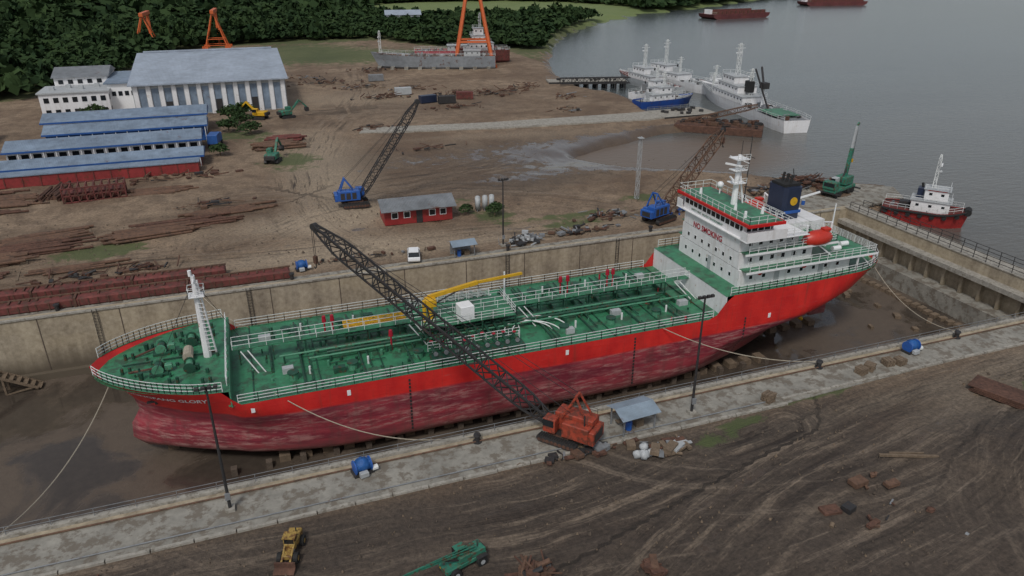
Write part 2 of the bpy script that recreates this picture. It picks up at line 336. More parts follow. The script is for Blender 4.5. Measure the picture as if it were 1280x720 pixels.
def groundmat():
    m,nt,b,pos=newmat('yard_dirt')
    def at(k):
        a=nn(nt,'ShaderNodeAttribute'); a.attribute_name=k; return a.outputs['Fac']
    sx=nn(nt,'ShaderNodeSeparateXYZ'); nt.links.new(pos,sx.inputs[0])
    al=mth(nt,'ADD',sx.outputs['X'],sx.outputs['Y'])
    def tn(k,f):
        cb=nn(nt,'ShaderNodeCombineXYZ'); nt.links.new(mth(nt,'MULTIPLY',at(k),f),cb.inputs[0]); nt.links.new(mth(nt,'MULTIPLY',al,.045),cb.inputs[1]); return noise(nt,cb.outputs[0],1,6,.72)
    n1=noise(nt,pos,.045,5,.62,.6); n2=noise(nt,pos,.33,6,.68,.3); n3=noise(nt,pos,2.6,6,.76)
    ta=tn('trk',.8); tb=tn('trk2',.95)
    c=mixc(nt,rmp(nt,n1,.38,.62),(.150,.100,.064),(.285,.210,.142))
    c=mixc(nt,mth(nt,'MULTIPLY',rmp(nt,n2,.44,.62),.6),c,(.098,.066,.044))
    c=mixc(nt,mth(nt,'MULTIPLY',rmp(nt,mth(nt,'ADD',mth(nt,'MULTIPLY',at('pale'),.8),mth(nt,'MULTIPLY',n2,.45)),.35,.8),.78),c,(.38,.305,.220))
    c=mixc(nt,mth(nt,'MULTIPLY',rmp(nt,mth(nt,'ADD',mth(nt,'MULTIPLY',at('dark'),.8),mth(nt,'MULTIPLY',mth(nt,'SUBTRACT',n1,.35),.8)),.25,.80),.86),c,(.056,.044,.036))
    ma=at('trkm'); mb=at('trkm2')
    c=mixc(nt,mth(nt,'MULTIPLY',mth(nt,'MULTIPLY',rmp(nt,ta,.52,.60),ma),.75),c,(.25,.195,.145))
    c=mixc(nt,mth(nt,'MULTIPLY',mth(nt,'MULTIPLY',rmp(nt,ta,.47,.40),ma),.85),c,(.036,.026,.020))
    c=mixc(nt,mth(nt,'MULTIPLY',mth(nt,'MULTIPLY',rmp(nt,tb,.54,.62),mb),.65),c,(.24,.19,.145))
    c=mixc(nt,mth(nt,'MULTIPLY',mth(nt,'MULTIPLY',rmp(nt,tb,.46,.39),mb),.7),c,(.036,.027,.021))
    c=mixc(nt,.6,c,mixc(nt,rmp(nt,n3,.3,.72),(.08,.08,.08),(.90,.89,.87)),'OVERLAY')
    g=mth(nt,'ADD',at('grass'),mth(nt,'MULTIPLY',mth(nt,'SUBTRACT',n2,.5),1.9)); g=mth(nt,'ADD',g,mth(nt,'MULTIPLY',mth(nt,'SUBTRACT',n3,.5),.7))
    gcol=mixc(nt,n1,(.042,.066,.020),(.100,.125,.040))
    gcol=mixc(nt,rmp(nt,mth(nt,'MULTIPLY',sx.outputs['Y'],.001),.40,.48),gcol,(.14,.20,.06))
    c=mixc(nt,mth(nt,'MULTIPLY',rmp(nt,g,.40,.62),.85),c,gcol)
    w=mth(nt,'ADD',at('wet'),mth(nt,'MULTIPLY',mth(nt,'SUBTRACT',n2,.5),1.3)); w=mth(nt,'ADD',w,mth(nt,'MULTIPLY',mth(nt,'MULTIPLY',rmp(nt,ta,.45,.36),ma),.35)); wf=rmp(nt,w,.50,.66)
    c=mixc(nt,mth(nt,'MULTIPLY',wf,.7),c,(.080,.058,.042))
    nt.links.new(c,b.inputs['Base Color'])
    nt.links.new(mth(nt,'SUBTRACT',.90,mth(nt,'MULTIPLY',wf,.74)),b.inputs['Roughness'])
    bp=nn(nt,'ShaderNodeBump'); bp.inputs['Distance'].default_value=.35
    nt.links.new(mth(nt,'SUBTRACT',.9,mth(nt,'MULTIPLY',wf,.85)),bp.inputs['Strength'])
    h=mth(nt,'ADD',mth(nt,'ADD',mth(nt,'MULTIPLY',n3,.5),n2),mth(nt,'MULTIPLY',mth(nt,'MULTIPLY',ta,ma),2.0))
    nt.links.new(h,bp.inputs['Height']); nt.links.new(bp.outputs[0],b.inputs['Normal'])
    return m
sheet('ground',~hole,Z,groundmat(),dict(grass=grass,wet=wet,dark=dark,pale=pale,trk=trk,trkm=trkm,trk2=trk2,trkm2=trkm2))
def watermat():
    m,nt,b,pos=newmat('river_water')
    n=noise(nt,mapping(nt,pos,(.35,.9,1),(0,0,R(35))),1,4,.6); n2=noise(nt,mapping(nt,pos,(.006,.02,1),(0,0,R(25))),1,4,.55)
    sx=nn(nt,'ShaderNodeSeparateXYZ'); nt.links.new(pos,sx.inputs[0])
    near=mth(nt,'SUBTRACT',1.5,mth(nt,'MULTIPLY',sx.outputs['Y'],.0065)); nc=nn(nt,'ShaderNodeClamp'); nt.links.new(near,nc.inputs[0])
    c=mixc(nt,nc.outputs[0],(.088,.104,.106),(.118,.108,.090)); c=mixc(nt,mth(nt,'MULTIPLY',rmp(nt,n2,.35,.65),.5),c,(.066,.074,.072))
    dx=mth(nt,'POWER',mth(nt,'MULTIPLY',mth(nt,'SUBTRACT',sx.outputs['X'],88),.026),2); dy=mth(nt,'POWER',mth(nt,'MULTIPLY',mth(nt,'SUBTRACT',sx.outputs['Y'],141),.045),2)
    silt=rmp(nt,mth(nt,'ADD',dx,dy),1.25,.35)
    c=mixc(nt,mth(nt,'MULTIPLY',silt,.9),c,(.150,.108,.076))
    nt.links.new(c,b.inputs['Base Color']); nt.links.new(mth(nt,'ADD',.18,mth(nt,'MULTIPLY',silt,.17)),b.inputs['Roughness']); b.inputs['IOR'].default_value=1.33
    n5=noise(nt,mapping(nt,pos,(.05,.09,1),(0,0,R(20))),1,4,.6)
    bp=nn(nt,'ShaderNodeBump'); bp.inputs['Strength'].default_value=.5; bp.inputs['Distance'].default_value=.24
    nt.links.new(mth(nt,'ADD',n,n5),bp.inputs['Height']); nt.links.new(bp.outputs[0],b.inputs['Normal'])
    return m
sdc=(sd[:-1,:-1]+sd[1:,1:])/2
sheet('river_water',(sdc>-7)&(cx<2560)&~((cx<98.2)&(cy>44)&(cy<101))&~((cx<97)&(cy<100)),np.full_like(Z,-2.0),watermat())
# ------------------------------------------------------------------ trees
def leafproto(u,k,n,size=.17):
    th=u.random(n)*6.283; ph=np.arccos(1-1.25*u.random(n)); rr=(.66+.44*u.random(n)); lob=1+.28*np.sin(th*(2+k%3)+k)+.15*np.sin(ph*5+k)
    c=np.stack([np.sin(ph)*np.cos(th)*rr*lob,np.sin(ph)*np.sin(th)*rr*lob,np.cos(ph)*rr*.95],-1)
    d=u.normal(size=(n,3))*.7+c*np.array([.7,.7,1.1]); d/=np.linalg.norm(d,axis=1)[:,None]
    a=np.cross(d,u.normal(size=(n,3))); a/=np.linalg.norm(a,axis=1)[:,None]; b=np.cross(d,a)
    s=(size+size*u.random(n))[:,None]
    q=np.stack([c-a*s-b*s*.7,c+a*s*.8-b*s,c+a*s+b*s*.8,c-a*s*.7+b*s],1)
    return q.reshape(-1,3),np.repeat(u.random(n),4)
def foliagemat():
    m,nt,b,pos=newmat('forest_foliage'); at=nn(nt,'ShaderNodeAttribute'); at.attribute_name='tint'
    nz=noise(nt,pos,.02,4,.6); c=mixc(nt,at.outputs['Fac'],(.012,.030,.011),(.056,.092,.030)); c=mixc(nt,mth(nt,'MULTIPLY',nz,.7),c,(.020,.038,.020))
    nt.links.new(c,b.inputs['Base Color']); b.inputs['Roughness'].default_value=.85; b.inputs['Specular IOR Level'].default_value=.1
    return m
M_fol=foliagemat()
def leafmesh(name,V,T):
    n=len(V)//4
    me=bpy.data.meshes.new(name); me.vertices.add(len(V)); me.vertices.foreach_set('co',V.astype(np.float32).ravel())
    me.loops.add(len(V)); me.loops.foreach_set('vertex_index',np.arange(len(V),dtype=np.int32))
    me.polygons.add(n); me.polygons.foreach_set('loop_start',(np.arange(n)*4).astype(np.int32)); me.polygons.foreach_set('loop_total',np.full(n,4,np.int32)); me.update()
    a=me.attributes.new('tint','FLOAT','POINT'); a.data.foreach_set('value',T.astype(np.float32)); me.materials.append(M_fol)
    o=bpy.data.objects.new(name,me); scene.collection.objects.link(o); return o
def inclear(gx,gy): return ((((gx-195)/120)**2+((gy-590)/120)**2)<1)|((((gx-30)/26)**2+((gy-372)/34)**2)<1)
def forest():
    u=RNG; protos=[leafproto(u,k,72,.19) for k in range(8)]; far_=[leafproto(u,k,42,.26) for k in range(5)]
    V=[];T=[];pts=[]
    def trypts(x0,x1,y0,y1,sp):
        gx,gy=np.meshgrid(np.arange(x0,x1,sp),np.arange(y0,y1,sp)); gx=gx.ravel()+u.uniform(-.48,.48,gx.size)*sp; gy=gy.ravel()+u.uniform(-.48,.48,gy.size)*sp
        s=sdist(gx,gy,land); ok=(s<-5)&(gy>forest_bound(gx)+4)&~inclear(gx,gy)
        a=np.degrees(np.arctan2(gx,gy)); ok&=(a>-30)&(a<58)
        return [(x,y,sp) for x,y in zip(gx[ok],gy[ok])]
    pts+=trypts(-300,330,205,520,5.2); pts+=trypts(-480,620,520,900,8.5); pts+=trypts(-900,1400,900,1700,20)
    for x,y,sp in pts:
        q,t=protos[u.integers(8)] if sp<6 else far_[u.integers(5)]
        r=sp*.68*u.uniform(.65,1.4); h=(u.uniform(3.2,6.8) if sp<6 else u.uniform(5,8.5)); h*=(.6+.9*float(vnoise(np.array([x]),np.array([y]),45,5)[0]))
        if u.random()<.04: h*=1.5
        an=u.random()*6.28; ca,sa=math.cos(an),math.sin(an); v=np.empty_like(q); v[:,0]=x+(q[:,0]*ca-q[:,1]*sa)*r; v[:,1]=y+(q[:,0]*sa+q[:,1]*ca)*r; v[:,2]=h*.55+q[:,2]*h*.55
        V.append(v);T.append(t*.5+u.random()*.5)
    leafmesh('forest_trees',np.concatenate(V),np.concatenate(T)); print('trees',len(pts))
forest()
def tree(x,y,h,r):
    t=B('broadleaf_tree',(x,y,0)); t.cyl('trunk',M_wood,(0,0,-.2),(0,0,h*.55),r*.09,r*.05,7)
    for k in range(5):
        a=k*1.26; t.cyl('limbs',M_wood,(0,0,h*(.3+.05*k)),(math.cos(a)*r*.6,math.sin(a)*r*.6,h*(.55+.06*k)),r*.045,r*.02,5)
    p=t.finish(); q,tt=leafproto(RNG,random.randrange(5),420,.075); q=q*np.array([r,r,h*.45])+np.array([0,0,h*.55])
    o=leafmesh('crown',q,tt*.6+.35); o.parent=p
for x,y,h,r in ((-3,206,4.5,2.6),(-1,200,3.5,2.4),(-4,194,3.2,2.2),(1,190,3,2.4),(0,212,4,2.4),(-6,170,2.6,1.8),(37.5,111.5,2.2,1.4),(-37,222,4,2.5),(-68,188,5,3),(33,113.5,1.8,1.1)): tree(x,y,h,r)
# ------------------------------------------------------------------ dock
def strip(name,m,poly,z0,z1):
    b=B(name); b.prismz('slab',m,poly,z0,z1); return b.finish()
d=B('dry_dock')
d.bx('floor',M_floor,DX0,DX1,DY0,DY1,-8.5,-8)
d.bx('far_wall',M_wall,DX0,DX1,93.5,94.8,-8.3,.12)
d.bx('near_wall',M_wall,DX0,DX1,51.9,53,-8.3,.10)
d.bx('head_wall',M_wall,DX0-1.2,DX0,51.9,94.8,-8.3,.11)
d.bx('far_ledge',M_wall,DX0,93.8,92.8,93.5,-8,-7.1)
for x in np.arange(DX0+6,DX1,9.0): d.bx('wall_joints',M_stone,x-.05,x+.05,93.46,93.5,-7.1,.1)
for x in np.arange(DX0+3,DX1,18.0):
    d.bx('wall_ladders',M_dark,x,x+.05,93.3,93.4,-7.1,.4); d.bx('wall_ladders',M_dark,x+.5,x+.55,93.3,93.4,-7.1,.4)
    for k in range(18): d.bx('wall_ladders',M_dark,x+.05,x+.5,93.33,93.37,-6.9+k*.4,-6.86+k*.4)
d.bx('far_kerb',M_concd,DX0,94,93.35,93.75,.12,.34)
d.bx('near_kerb',M_concd,DX0,112,52.55,53.05,.10,.38)
for x in np.arange(-12,73,2.2):
    for y in (66.8,73,79.2):
        if (x<-2 or x>60) and y!=73: continue
        d.bx('keel_blocks',M_wood,x-.55,x+.55,y-.7,y+.7,-8,-7.28)
for x in np.arange(-6,62,3.4): d.bx('side_blocks',M_stone,x-.3,x+.3,65.4,66.1,-8,-7.2)
for i in range(26):
    t=i/25; d.box('spare_blocks',M_wood,(90.5+random.uniform(-.3,.3),60+t*30,-7.75),(1.1,.8,.5),random.uniform(-.3,.3))
for i in range(16): d.box('spare_blocks',M_wood,(random.uniform(77,89),random.uniform(56,88),-7.8),(random.uniform(.6,1.6),random.uniform(.4,.9),.4),random.random()*3)
d.finish()
strip('concrete_pavement',M_conc,[(-80,47.9),(44,47.6),(80,48.8),(115,48.4),(115,52.55),(-80,52.55)],-.2,.06)
b=B('kerb')
for x in np.arange(-80,112,3.0):
    y=47.6 if x<44 else 48.4
    b.box('kerb_stones',M_concd,(x+1.5,y+random.uniform(-.04,.04),.0),(2.9,.3,.36+random.uniform(-.05,.03)),random.uniform(-.01,.01))
b.finish()
strip('concrete_pavement',M_conc,[(-80,94.8),(94,94.8),(94,96.0),(-80,96.0)],-.2,.05)
strip('concrete_pavement',M_conc,[(86,96),(94,94.8),(98,93.6),(110,95.2),(113.5,101),(107,106),(96,107),(84,104)],-.3,.09)
strip('concrete_road',M_concd,[(26,181),(60,175),(101,171.5),(106,172),(106,181),(100,180.5),(60,182),(28,186.5)],-1,.25)
g=B('dock_gate')
g.bx('caisson_wall',M_wall,95.6,98.6,52.6,94,-8,.25)
g.bx('upper_ledge',M_concd,94.0,95.6,53,93.5,-2.2,-1.5); g.bx('lower_ledge',M_conc,92.8,95.6,53,93.5,-8,-5.2)
g.bx('top_walkway',M_concd,95.5,98.7,52.6,94,.25,.40)
for y in np.arange(54,93,3): g.bx('ribs',M_wall,94.9,95.6,y,y+.4,-5.2,-2.2)
g.rail('handrail',M_dark,[(98.5,53,.4),(98.5,93,.4)],1.1,2,.05,2); g.rail('handrail',M_dark,[(95.7,53,.4),(95.7,93,.4)],1.1,2,.05,2)
g.finish()
s=B('dock_stair',(-38,90.6,-8))
for yy in (0,1.4): s.beam('stringers',M_wood,(0,yy,6),(10,yy,0.3),.25)
for i in range(16): t=i/15; s.bx('treads',M_wood,t*10-.3,t*10+.3,0,1.4,6-5.7*t-.05,6-5.7*t+.05)
for x in (0,3.3,6.6):
    h=6-.57*x
    for yy in (0,1.4): s.beam('posts',M_wood,(x,yy,0),(x,yy,h),.22)
    s.beam('posts',M_wood,(x,0,0),(x+3,0,max(.5,h-2)),.15)
s.bx('landing',M_wood,-6,0,0,2.2,5.9,6.05)
for x in (-6,-3):
    for yy in (0,2.1): s.beam('posts',M_wood,(x,yy,0),(x,yy,6),.22)
    s.beam('posts',M_wood,(x,0,0),(x+3,0,6),.15)
s.rail('handrail',M_wood,[(-6,0,6),(0,0,6)],1,1.5,.05,2); s.finish()
# ------------------------------------------------------------------ the tanker
CY=73.0; ZK=-7.2; ZF=2.35
def zdeck(x):
    if x<-5.5: return ZF+max(0,(-8-x))*.06
    if x<-4.5: return ZF-(x+5.5)*(ZF-.7)
    if x<49: return .70
    if x<51: return .70+(x-49)*1.35
    return 3.4+max(0,x-62)*.035
def stem(t): return float(np.interp(t,[0,.12,.3,.45,.6,.8,1],[-14.4,-15.6,-15.4,-14.4,-14.7,-16.0,-17.9]))
def sterne(t): return float(np.interp(t,[0,.2,.4,.55,.7,1],[66,66.5,69,74.5,76,76.6]))
def half(x,t):
    x0=stem(t);x1=sterne(t)
    Le=np.interp(t,[0,.5,1],[24,20,14]); Lr=np.interp(t,[0,.3,.6,1],[26,22,14,7])
    a=min(1,max(0,(x-x0)/Le)); c=min(1,max(0,(x1-x)/Lr))
    fb=math.sin(a*math.pi/2)**np.interp(t,[0,.5,1],[.8,.75,.55]); fs=math.sin(c*math.pi/2)**np.interp(t,[0,.5,.7,1],[.9,.7,.4,.28])
    h=8.5*fb*fs
    zz=t*9.9; r=1.7
    if zz<r: h-= (r-math.sqrt(max(0,r*r-(r-zz)**2)))*min(1,h/3)
    return max(h,.0)
def tnom(x,z):
    zk=ZK+ (max(0,x-62)/14)**1.6*3.0; return (z-zk)/(zdeck(x)-zk)
def hullpt(u,t,side):
    x=stem(t)+(sterne(t)-stem(t))*u; zk=ZK+(max(0,x-62)/14)**1.6*3.0
    return (x,CY+side*half(x,t),zk+t*(zdeck(x)-zk))
T=B('tanker_ship')
us=np.concatenate([np.linspace(0,.3,36)**1.0,np.linspace(.3,.86,50)[1:],np.linspace(.86,1,22)[1:]])
ts=[0,.02,.05,.09,.13,.17,.22,.3,.38,.46,.54,.62,.7,.78,.86,.93,1]
vs=[];fs=[]
for side in (-1,1):
    o=len(vs)
    for u in us:
        for t in ts: vs.append(hullpt(u,t,side))
    n=len(ts)
    for i in range(len(us)-1):
        for j in range(n-1):
            q=(o+i*n+j,o+(i+1)*n+j,o+(i+1)*n+j+1,o+i*n+j+1); fs.append(q if side<0 else q[::-1])
o2=len(us)*len(ts)
for i in range(len(us)-1):
    a=i*len(ts);b_=(i+1)*len(ts); fs.append((a,a+o2,b_+o2,b_))
a=(len(us)-1)*len(ts)
for j in range(len(ts)-1): fs.append((a+j,a+j+o2,a+j+1+o2,a+j+1))
T.add('hull',M_hull,vs,fs,True)
def deckpoly(part,m,x0,x1,z,n=40,inset=.06,tt=None):
    vs=[];fs=[]
    for i in range(n+1):
        x=x0+(x1-x0)*i/n; h=max(.02,half(x,min(1,tt if tt else tnom(x,z)))-inset)
        vs+= [(x,CY-h,z),(x,CY+h,z)]
    for i in range(n): fs.append((2*i,2*i+2,2*i+3,2*i+1))
    T.add(part,m,vs,fs)
deckpoly('forecastle_deck',M_deck,-17.4,-5.0,ZF-.06,tt=.985)
deckpoly('main_deck',M_deck,-5.3,50.6,.63,tt=.985)
deckpoly('poop_deck',M_deck,50.4,76.4,3.33,tt=.985)
for x,z0,z1,m_ in ((-5.0,.5,ZF-.08,M_deck3),(50.5,.5,3.3,M_white)):
    h=half(x,1)-.1; T.bx('break_bulkhead_'+m_.name,m_,x-.06,x+.06,CY-h,CY+h,z0,z1)
for side in (-1,1):
    pts=[]
    for x in np.concatenate([np.linspace(-17.3,-5.6,24),np.linspace(-4.4,48.9,30),np.linspace(51,76,24)]):
        pts.append((x,CY+side*(half(x,1)-.12),zdeck(x)))
    segs=[[p for p in pts if p[0]<-5.5],[p for p in pts if -5.5<p[0]<49],[p for p in pts if p[0]>50]]
    for sg in segs: T.rail('railings',M_rail,sg,1.05,1.6,.042,3)
    for sg in segs: T.path('gunwale',M_deck3,sg,.05,4)
T.rail('railings',M_rail,[(-5.2,CY-7.3,ZF),(-5.2,CY+7.3,ZF)],1.05,1.5,.042)
T.rail('railings',M_rail,[(76.3,CY-4.5,3.9),(76.3,CY+4.5,3.9)],1.05,1.5,.042)
F=ZF-.06
for y in (-2.2,2.2):
    T.cyl('windlass_drums',M_deck2,(-11.5,CY+y-.7,F+.6),(-11.5,CY+y+.7,F+.6),.38,None,14); T.bx('windlass_bed',M_deck2,-12.3,-10.6,CY+y-1.0,CY+y+1.0,F,F+.25)
    for e in (-.75,.75): T.cyl('windlass_flanges',M_deck3,(-11.5,CY+y+e-.05,F+.6),(-11.5,CY+y+e+.05,F+.6),.55,None,14)
    T.bx('windlass_motor',M_deck3,-10.9,-10.2,CY+y-.3,CY+y+.3,F+.2,F+.8,.05)
    T.path('anchor_chain',M_rust,[(-12.0,CY+y,F+.5),(-14.3,CY+y*.7,F+.1)],.12)
    T.cyl('mooring_drum',M_deck3,(-8.6,CY+y*1.3-.6,F+.6),(-8.6,CY+y*1.3+.6,F+.6),.35,None,12)
    for e in (-.65,.65): T.cyl('mooring_flanges',M_deck2,(-8.6,CY+y*1.3+e-.04,F+.6),(-8.6,CY+y*1.3+e+.04,F+.6),.55,None,12)
T.cyl('mooring_rope_coil',M_rope,(-8.8,CY-1.2,F+.6),(-8.8,CY+.6,F+.6),.5,None,12)
for x,y in ((-14.5,-1.5),(-14.5,1.5),(-10,-5),(-10,5),(-7,-6),(-7,6)):
    for e in (-.35,.35): T.cyl('bollards',M_deck2,(x+e,CY+y,F),(x+e,CY+y,F+.65),.16,None,8)
for x,y in ((-13,-3.2),(-13,3),(-9.6,.6),(-6.5,4)): T.cyl('deck_vents',M_deck2,(x,CY+y,F),(x,CY+y,F+.8),.2,.26,8)
for i in range(26):
    x=random.uniform(-14,-5.6); y=random.uniform(-4,4); T.cyl('deck_fittings',M_deck2,(x,CY+y,F),(x,CY+y,F+random.uniform(.2,.6)),random.uniform(.08,.2),None,6)
T.path('deck_pipes',M_deck2,[(-15,CY,F+.2),(-6,CY,F+.2)],.1)
T.cyl('foremast',M_white,(-7,72.6,F),(-7,72.6,11.3),.42,.22,8); T.cyl('foremast',M_white,(-6.1,72.6,F),(-6.7,72.6,10.8),.10,.10,6)
for z in np.arange(3,11,.45): T.beam('foremast_ladder',M_white,(-6.95,72.3,z),(-6.2-(z-3)*.06,72.3,z),.06)
T.bx('foremast_platform',M_whitec,-7.7,-6.2,71.9,73.3,9.2,9.3); T.rail('foremast_rail',M_rail,[(-7.7,71.9,9.3),(-6.2,71.9,9.3),(-6.2,73.3,9.3),(-7.7,73.3,9.3),(-7.7,71.9,9.3)],.8,.8,.035,2)
T.beam('foremast_yard',M_whitec,(-7,71.4,10.9),(-7,73.8,10.9),.12); T.cyl('foremast_light',M_whitec,(-7.2,72.6,11.3),(-7.2,72.6,11.9),.18,None,8)
for y in (-3,3): T.beam('mast_stays',M_dark,(-7,72.6,10.8),(-12 if y<0 else -3,72.6+y,F if y<0 else .7),.035)
for i,y in enumerate((-2.6,-2.1,-1.5,-.9,1.0,1.6,2.2)):
    T.cyl('cargo_pipes_a' if i%2 else 'cargo_pipes_b',M_deck2 if i%2 else M_deck3,(-1+random.uniform(0,6),CY+y,1.25+.1*(i%3)),(49.5-random.uniform(0,5),CY+y,1.25+.1*(i%3)),.11+.05*(i%2),None,8)
for x in np.arange(-1,50,3.0): T.bx('pipe_supports',M_deck2,x-.08,x+.08,CY-3,CY+2.6,.63,1.12)
T.bx('catwalk',M_deck,-4.6,50.4,CY-.5,CY+.5,2.45,2.53)
for x in np.arange(-4,50,3.4):
    for y in (-.45,.45): T.beam('catwalk_legs',M_deck2,(x,CY+y,.6),(x,CY+y,2.45),.12)
for y in (-.5,.5): T.rail('catwalk_rails',M_rail,[(-4.6,CY+y,2.53),(50.4,CY+y,2.53)],1.0,1.7,.035,2)
for x in (2,8,13,29,34,40,45):
    for y0,y1 in ((-7,-2),(2,7)):
        T.cyl('branch_pipes',M_deck2,(x,CY+y0,1.0),(x,CY+y1,1.0),.12,None,6); T.cyl('branch_pipes',M_deck2,(x+.8,CY+y0*random.uniform(.7,1),1.1),(x+.8,CY+y1,1.1),.08,None,6)
for x in np.arange(-3,50,6.5): T.bx('deck_stiffeners',M_deck2,x,x+.12,CY-8.1,CY+8.1,.63,.76)
for x in (1,7,14,24,31,37,43):
    for y in (-5.2,5.0):
        T.cyl('tank_hatches',M_deck3,(x,CY+y,.63),(x,CY+y,1.35),.5,None,12); T.cyl('tank_hatch_lids',M_deck2,(x,CY+y,1.35),(x,CY+y,1.48),.6,None,12)
        T.cyl('tank_domes',M_rail,(x+1.7,CY+y+.5,.6),(x+1.7,CY+y+.5,1.5),.12,None,8)
for x in np.arange(15.5,25,1.15):
    T.cyl('manifold_pipes',M_deck2,(x,CY-6.9,1.6),(x,CY+6.9,1.6),.17,None,8)
    for y in (-6.9,6.9): T.cyl('manifold_flanges',M_grey,(x,CY+y-.06,1.6),(x,CY+y+.06,1.6),.25,None,10)
    yv=CY-5.4+random.uniform(-.5,.5); T.cyl('valve_wheels',M_dred,(x,yv,2.1),(x,yv,2.15),.22,None,10); T.cyl('valve_stems',M_dark,(x,yv,1.7),(x,yv,2.1),.05,None,5)
for y in (-6.6,6.6):
    T.bx('drip_tray',M_deck2,15,25.5,CY+y-.8,CY+y+.8,.85,1.15)
    T.rail('manifold_rail',M_rail,[(15,CY+y*.82,1.2),(25.5,CY+y*.82,1.2)],1.1,1.3,.035)
T.bx('manifold_platform',M_deck,15,26,CY-2.9,CY+2.9,2.56,2.62); T.rail('manifold_rail',M_rail,[(15,CY-2.9,2.6),(26,CY-2.9,2.6),(26,CY+2.9,2.6),(15,CY+2.9,2.6)],1.05,1.4,.035)
for x in (15,18,22,26):
    for y in (-2.8,2.8): T.beam('manifold_posts',M_deck2,(x,CY+y,.6),(x,CY+y,2.5),.16)
T.box('deck_container',M_whitec,(20.3,71.2,3.5),(1.6,1.6,1.8),.1,.08)
T.cyl('crane_pedestal',M_yellow,(16.6,72.4,.6),(16.6,72.4,4.2),.4,.34,12); T.bx('crane_cab',M_yellow,16.0,17.2,71.8,72.9,4.2,5.2,.1)
T.cyl('crane_pedestal',M_yellow,(15.8,71.9,2.6),(15.8,71.9,5.2),.22,None,8)
T.beam('crane_jib',M_yellow,(16.4,72.6,5.2),(22.5,73.4,5.8),.42); T.beam('crane_jib',M_yellow,(22.4,73.4,5.8),(28.2,74.1,5.8),.28)
T.cyl('crane_ram',M_dark,(17.3,72.5,4.4),(20.6,73.1,5.5),.1,None,6); T.beam('crane_wire',M_dark,(28,74.1,5.8),(28,74.1,4.2),.05)
T.cyl('post_mast',M_whitec,(26.4,75.2,.6),(26.4,75.2,5.8),.13,.1,8)
for x,y in ((5.2,76.2),(6.1,76.2),(34.6,77.2),(35.6,77.2),(41.2,77.2),(42.0,77.2),(11.6,70.3)):
    T.cyl('gas_vents',M_dred,(x,y,.6),(x,y,2.8),.1,None,6); T.cyl('gas_vent_heads',M_dred,(x,y,2.4),(x,y,3.1),.26,.2,8)
for y in (74.4,75.6): T.lattice('gangway_truss',M_yellow,(7.2,y,2.0),(14.2,y-.1,2.0),.5,.5,.5,10,.09,.06)
T.bx('gangway_deck',M_orange,7.2,14.2,74.5,75.5,1.7,1.78)
for k,(x,y) in enumerate(((27.5,69.6),(28.3,69.2),(29.4,70.2))):
    T.path('cargo_hoses',M_rail,[(x-3+3*(1-math.cos(a))*.9,y+math.sin(a*1.3)*1.4,.8+.5*math.sin(a)) for a in np.linspace(0,3.1,12)],.07)
for x in (-3.8,14,27,48): T.beam('ladders',M_rail,(x,CY-1,2.5),(x+1.5,CY-2.8,.6),.09); T.beam('ladders',M_rail,(x+.7,CY-1,2.5),(x+2.2,CY-2.8,.6),.09)
for x,y in ((0,69),(10,78.5),(31,67),(38,69.4),(46,78),(47,69),(33,78.6),(-2,77),(5,67.3),(27,79)):
    m_=random.choice((M_lgrey,M_deck2,M_deck3,M_deck2)); T.bx('deck_lockers_'+m_.name,m_,x,x+random.uniform(.7,1.4),y,y+.7,.6,1.25)
for i in range(150):
    x=random.uniform(-3,49);y=CY+random.uniform(-7.8,7.8); h=random.uniform(.2,.9); m_=random.choice((M_deck2,M_deck2,M_deck3,M_dred if i%6==0 else M_deck2)); T.cyl('deck_fittings_'+m_.name,m_,(x,y,.6),(x,y,.6+h),random.uniform(.05,.18),None,6)
for i in range(26):
    x=random.uniform(-3,46);y=CY+random.uniform(-7.2,7.2); l=random.uniform(1,4); T.cyl('small_pipes',M_deck2,(x,y,.85),(x+(l if i%2 else 0),y+(0 if i%2 else l*.5),.85),.05,None,5)
# superstructure
def windows(part,x0,x1,y,z,n,w=.5,h=.55,axis='x',off=.03):
    for i in range(n):
        t=x0+(x1-x0)*(i+.5)/n
        if axis=='x': T.bx(part,M_glass,t-w/2,t+w/2,y-off,y+off,z,z+h); T.bx('window_frames',M_whitec,t-w/2-.07,t+w/2+.07,y-off*.6,y+off*.6,z-.07,z+h+.07)
        else: T.bx(part,M_glass,y-off,y+off,t-w/2,t+w/2,z,z+h); T.bx('window_frames',M_whitec,y-off*.6,y+off*.6,t-w/2-.07,t+w/2+.07,z-.07,z+h+.07)
HX=53.2
T.bx('house_tier_a',M_white,HX,70,66.4,79.6,3.33,5.5); T.bx('deck_a',M_deck,HX+.3,73.2,65.4,80.6,5.5,5.58); T.bx('deck_a_edge',M_whitec,HX+.2,73.3,65.3,65.4,5.35,5.6)
T.bx('house_tier_b',M_white,HX,64.0,66.8,79.2,5.58,7.6); T.bx('deck_b',M_deck,HX+.3,67,66.0,80,7.6,7.68); T.bx('deck_b_edge',M_whitec,HX+.2,67.1,65.9,66.0,7.45,7.7)
T.bx('house_tier_c',M_white,HX,61.8,67.0,79.0,7.68,9.4)
T.bx('bridge_floor',M_whitec,52.8,61.9,65.4,80.6,9.4,9.5)
T.bx('wheelhouse',M_white,HX,57.4,66.6,79.4,9.5,11.25)
for y0,y1 in ((65.4,66.6),(79.4,80.6)):
    T.bx('bridge_wings',M_white,52.85,52.95,y0,y1,9.5,10.6)
T.bx('bridge_wings',M_white,52.95,58.5,65.4,65.5,9.5,10.6); T.bx('bridge_wings',M_white,52.95,58.5,80.5,80.6,9.5,10.6)
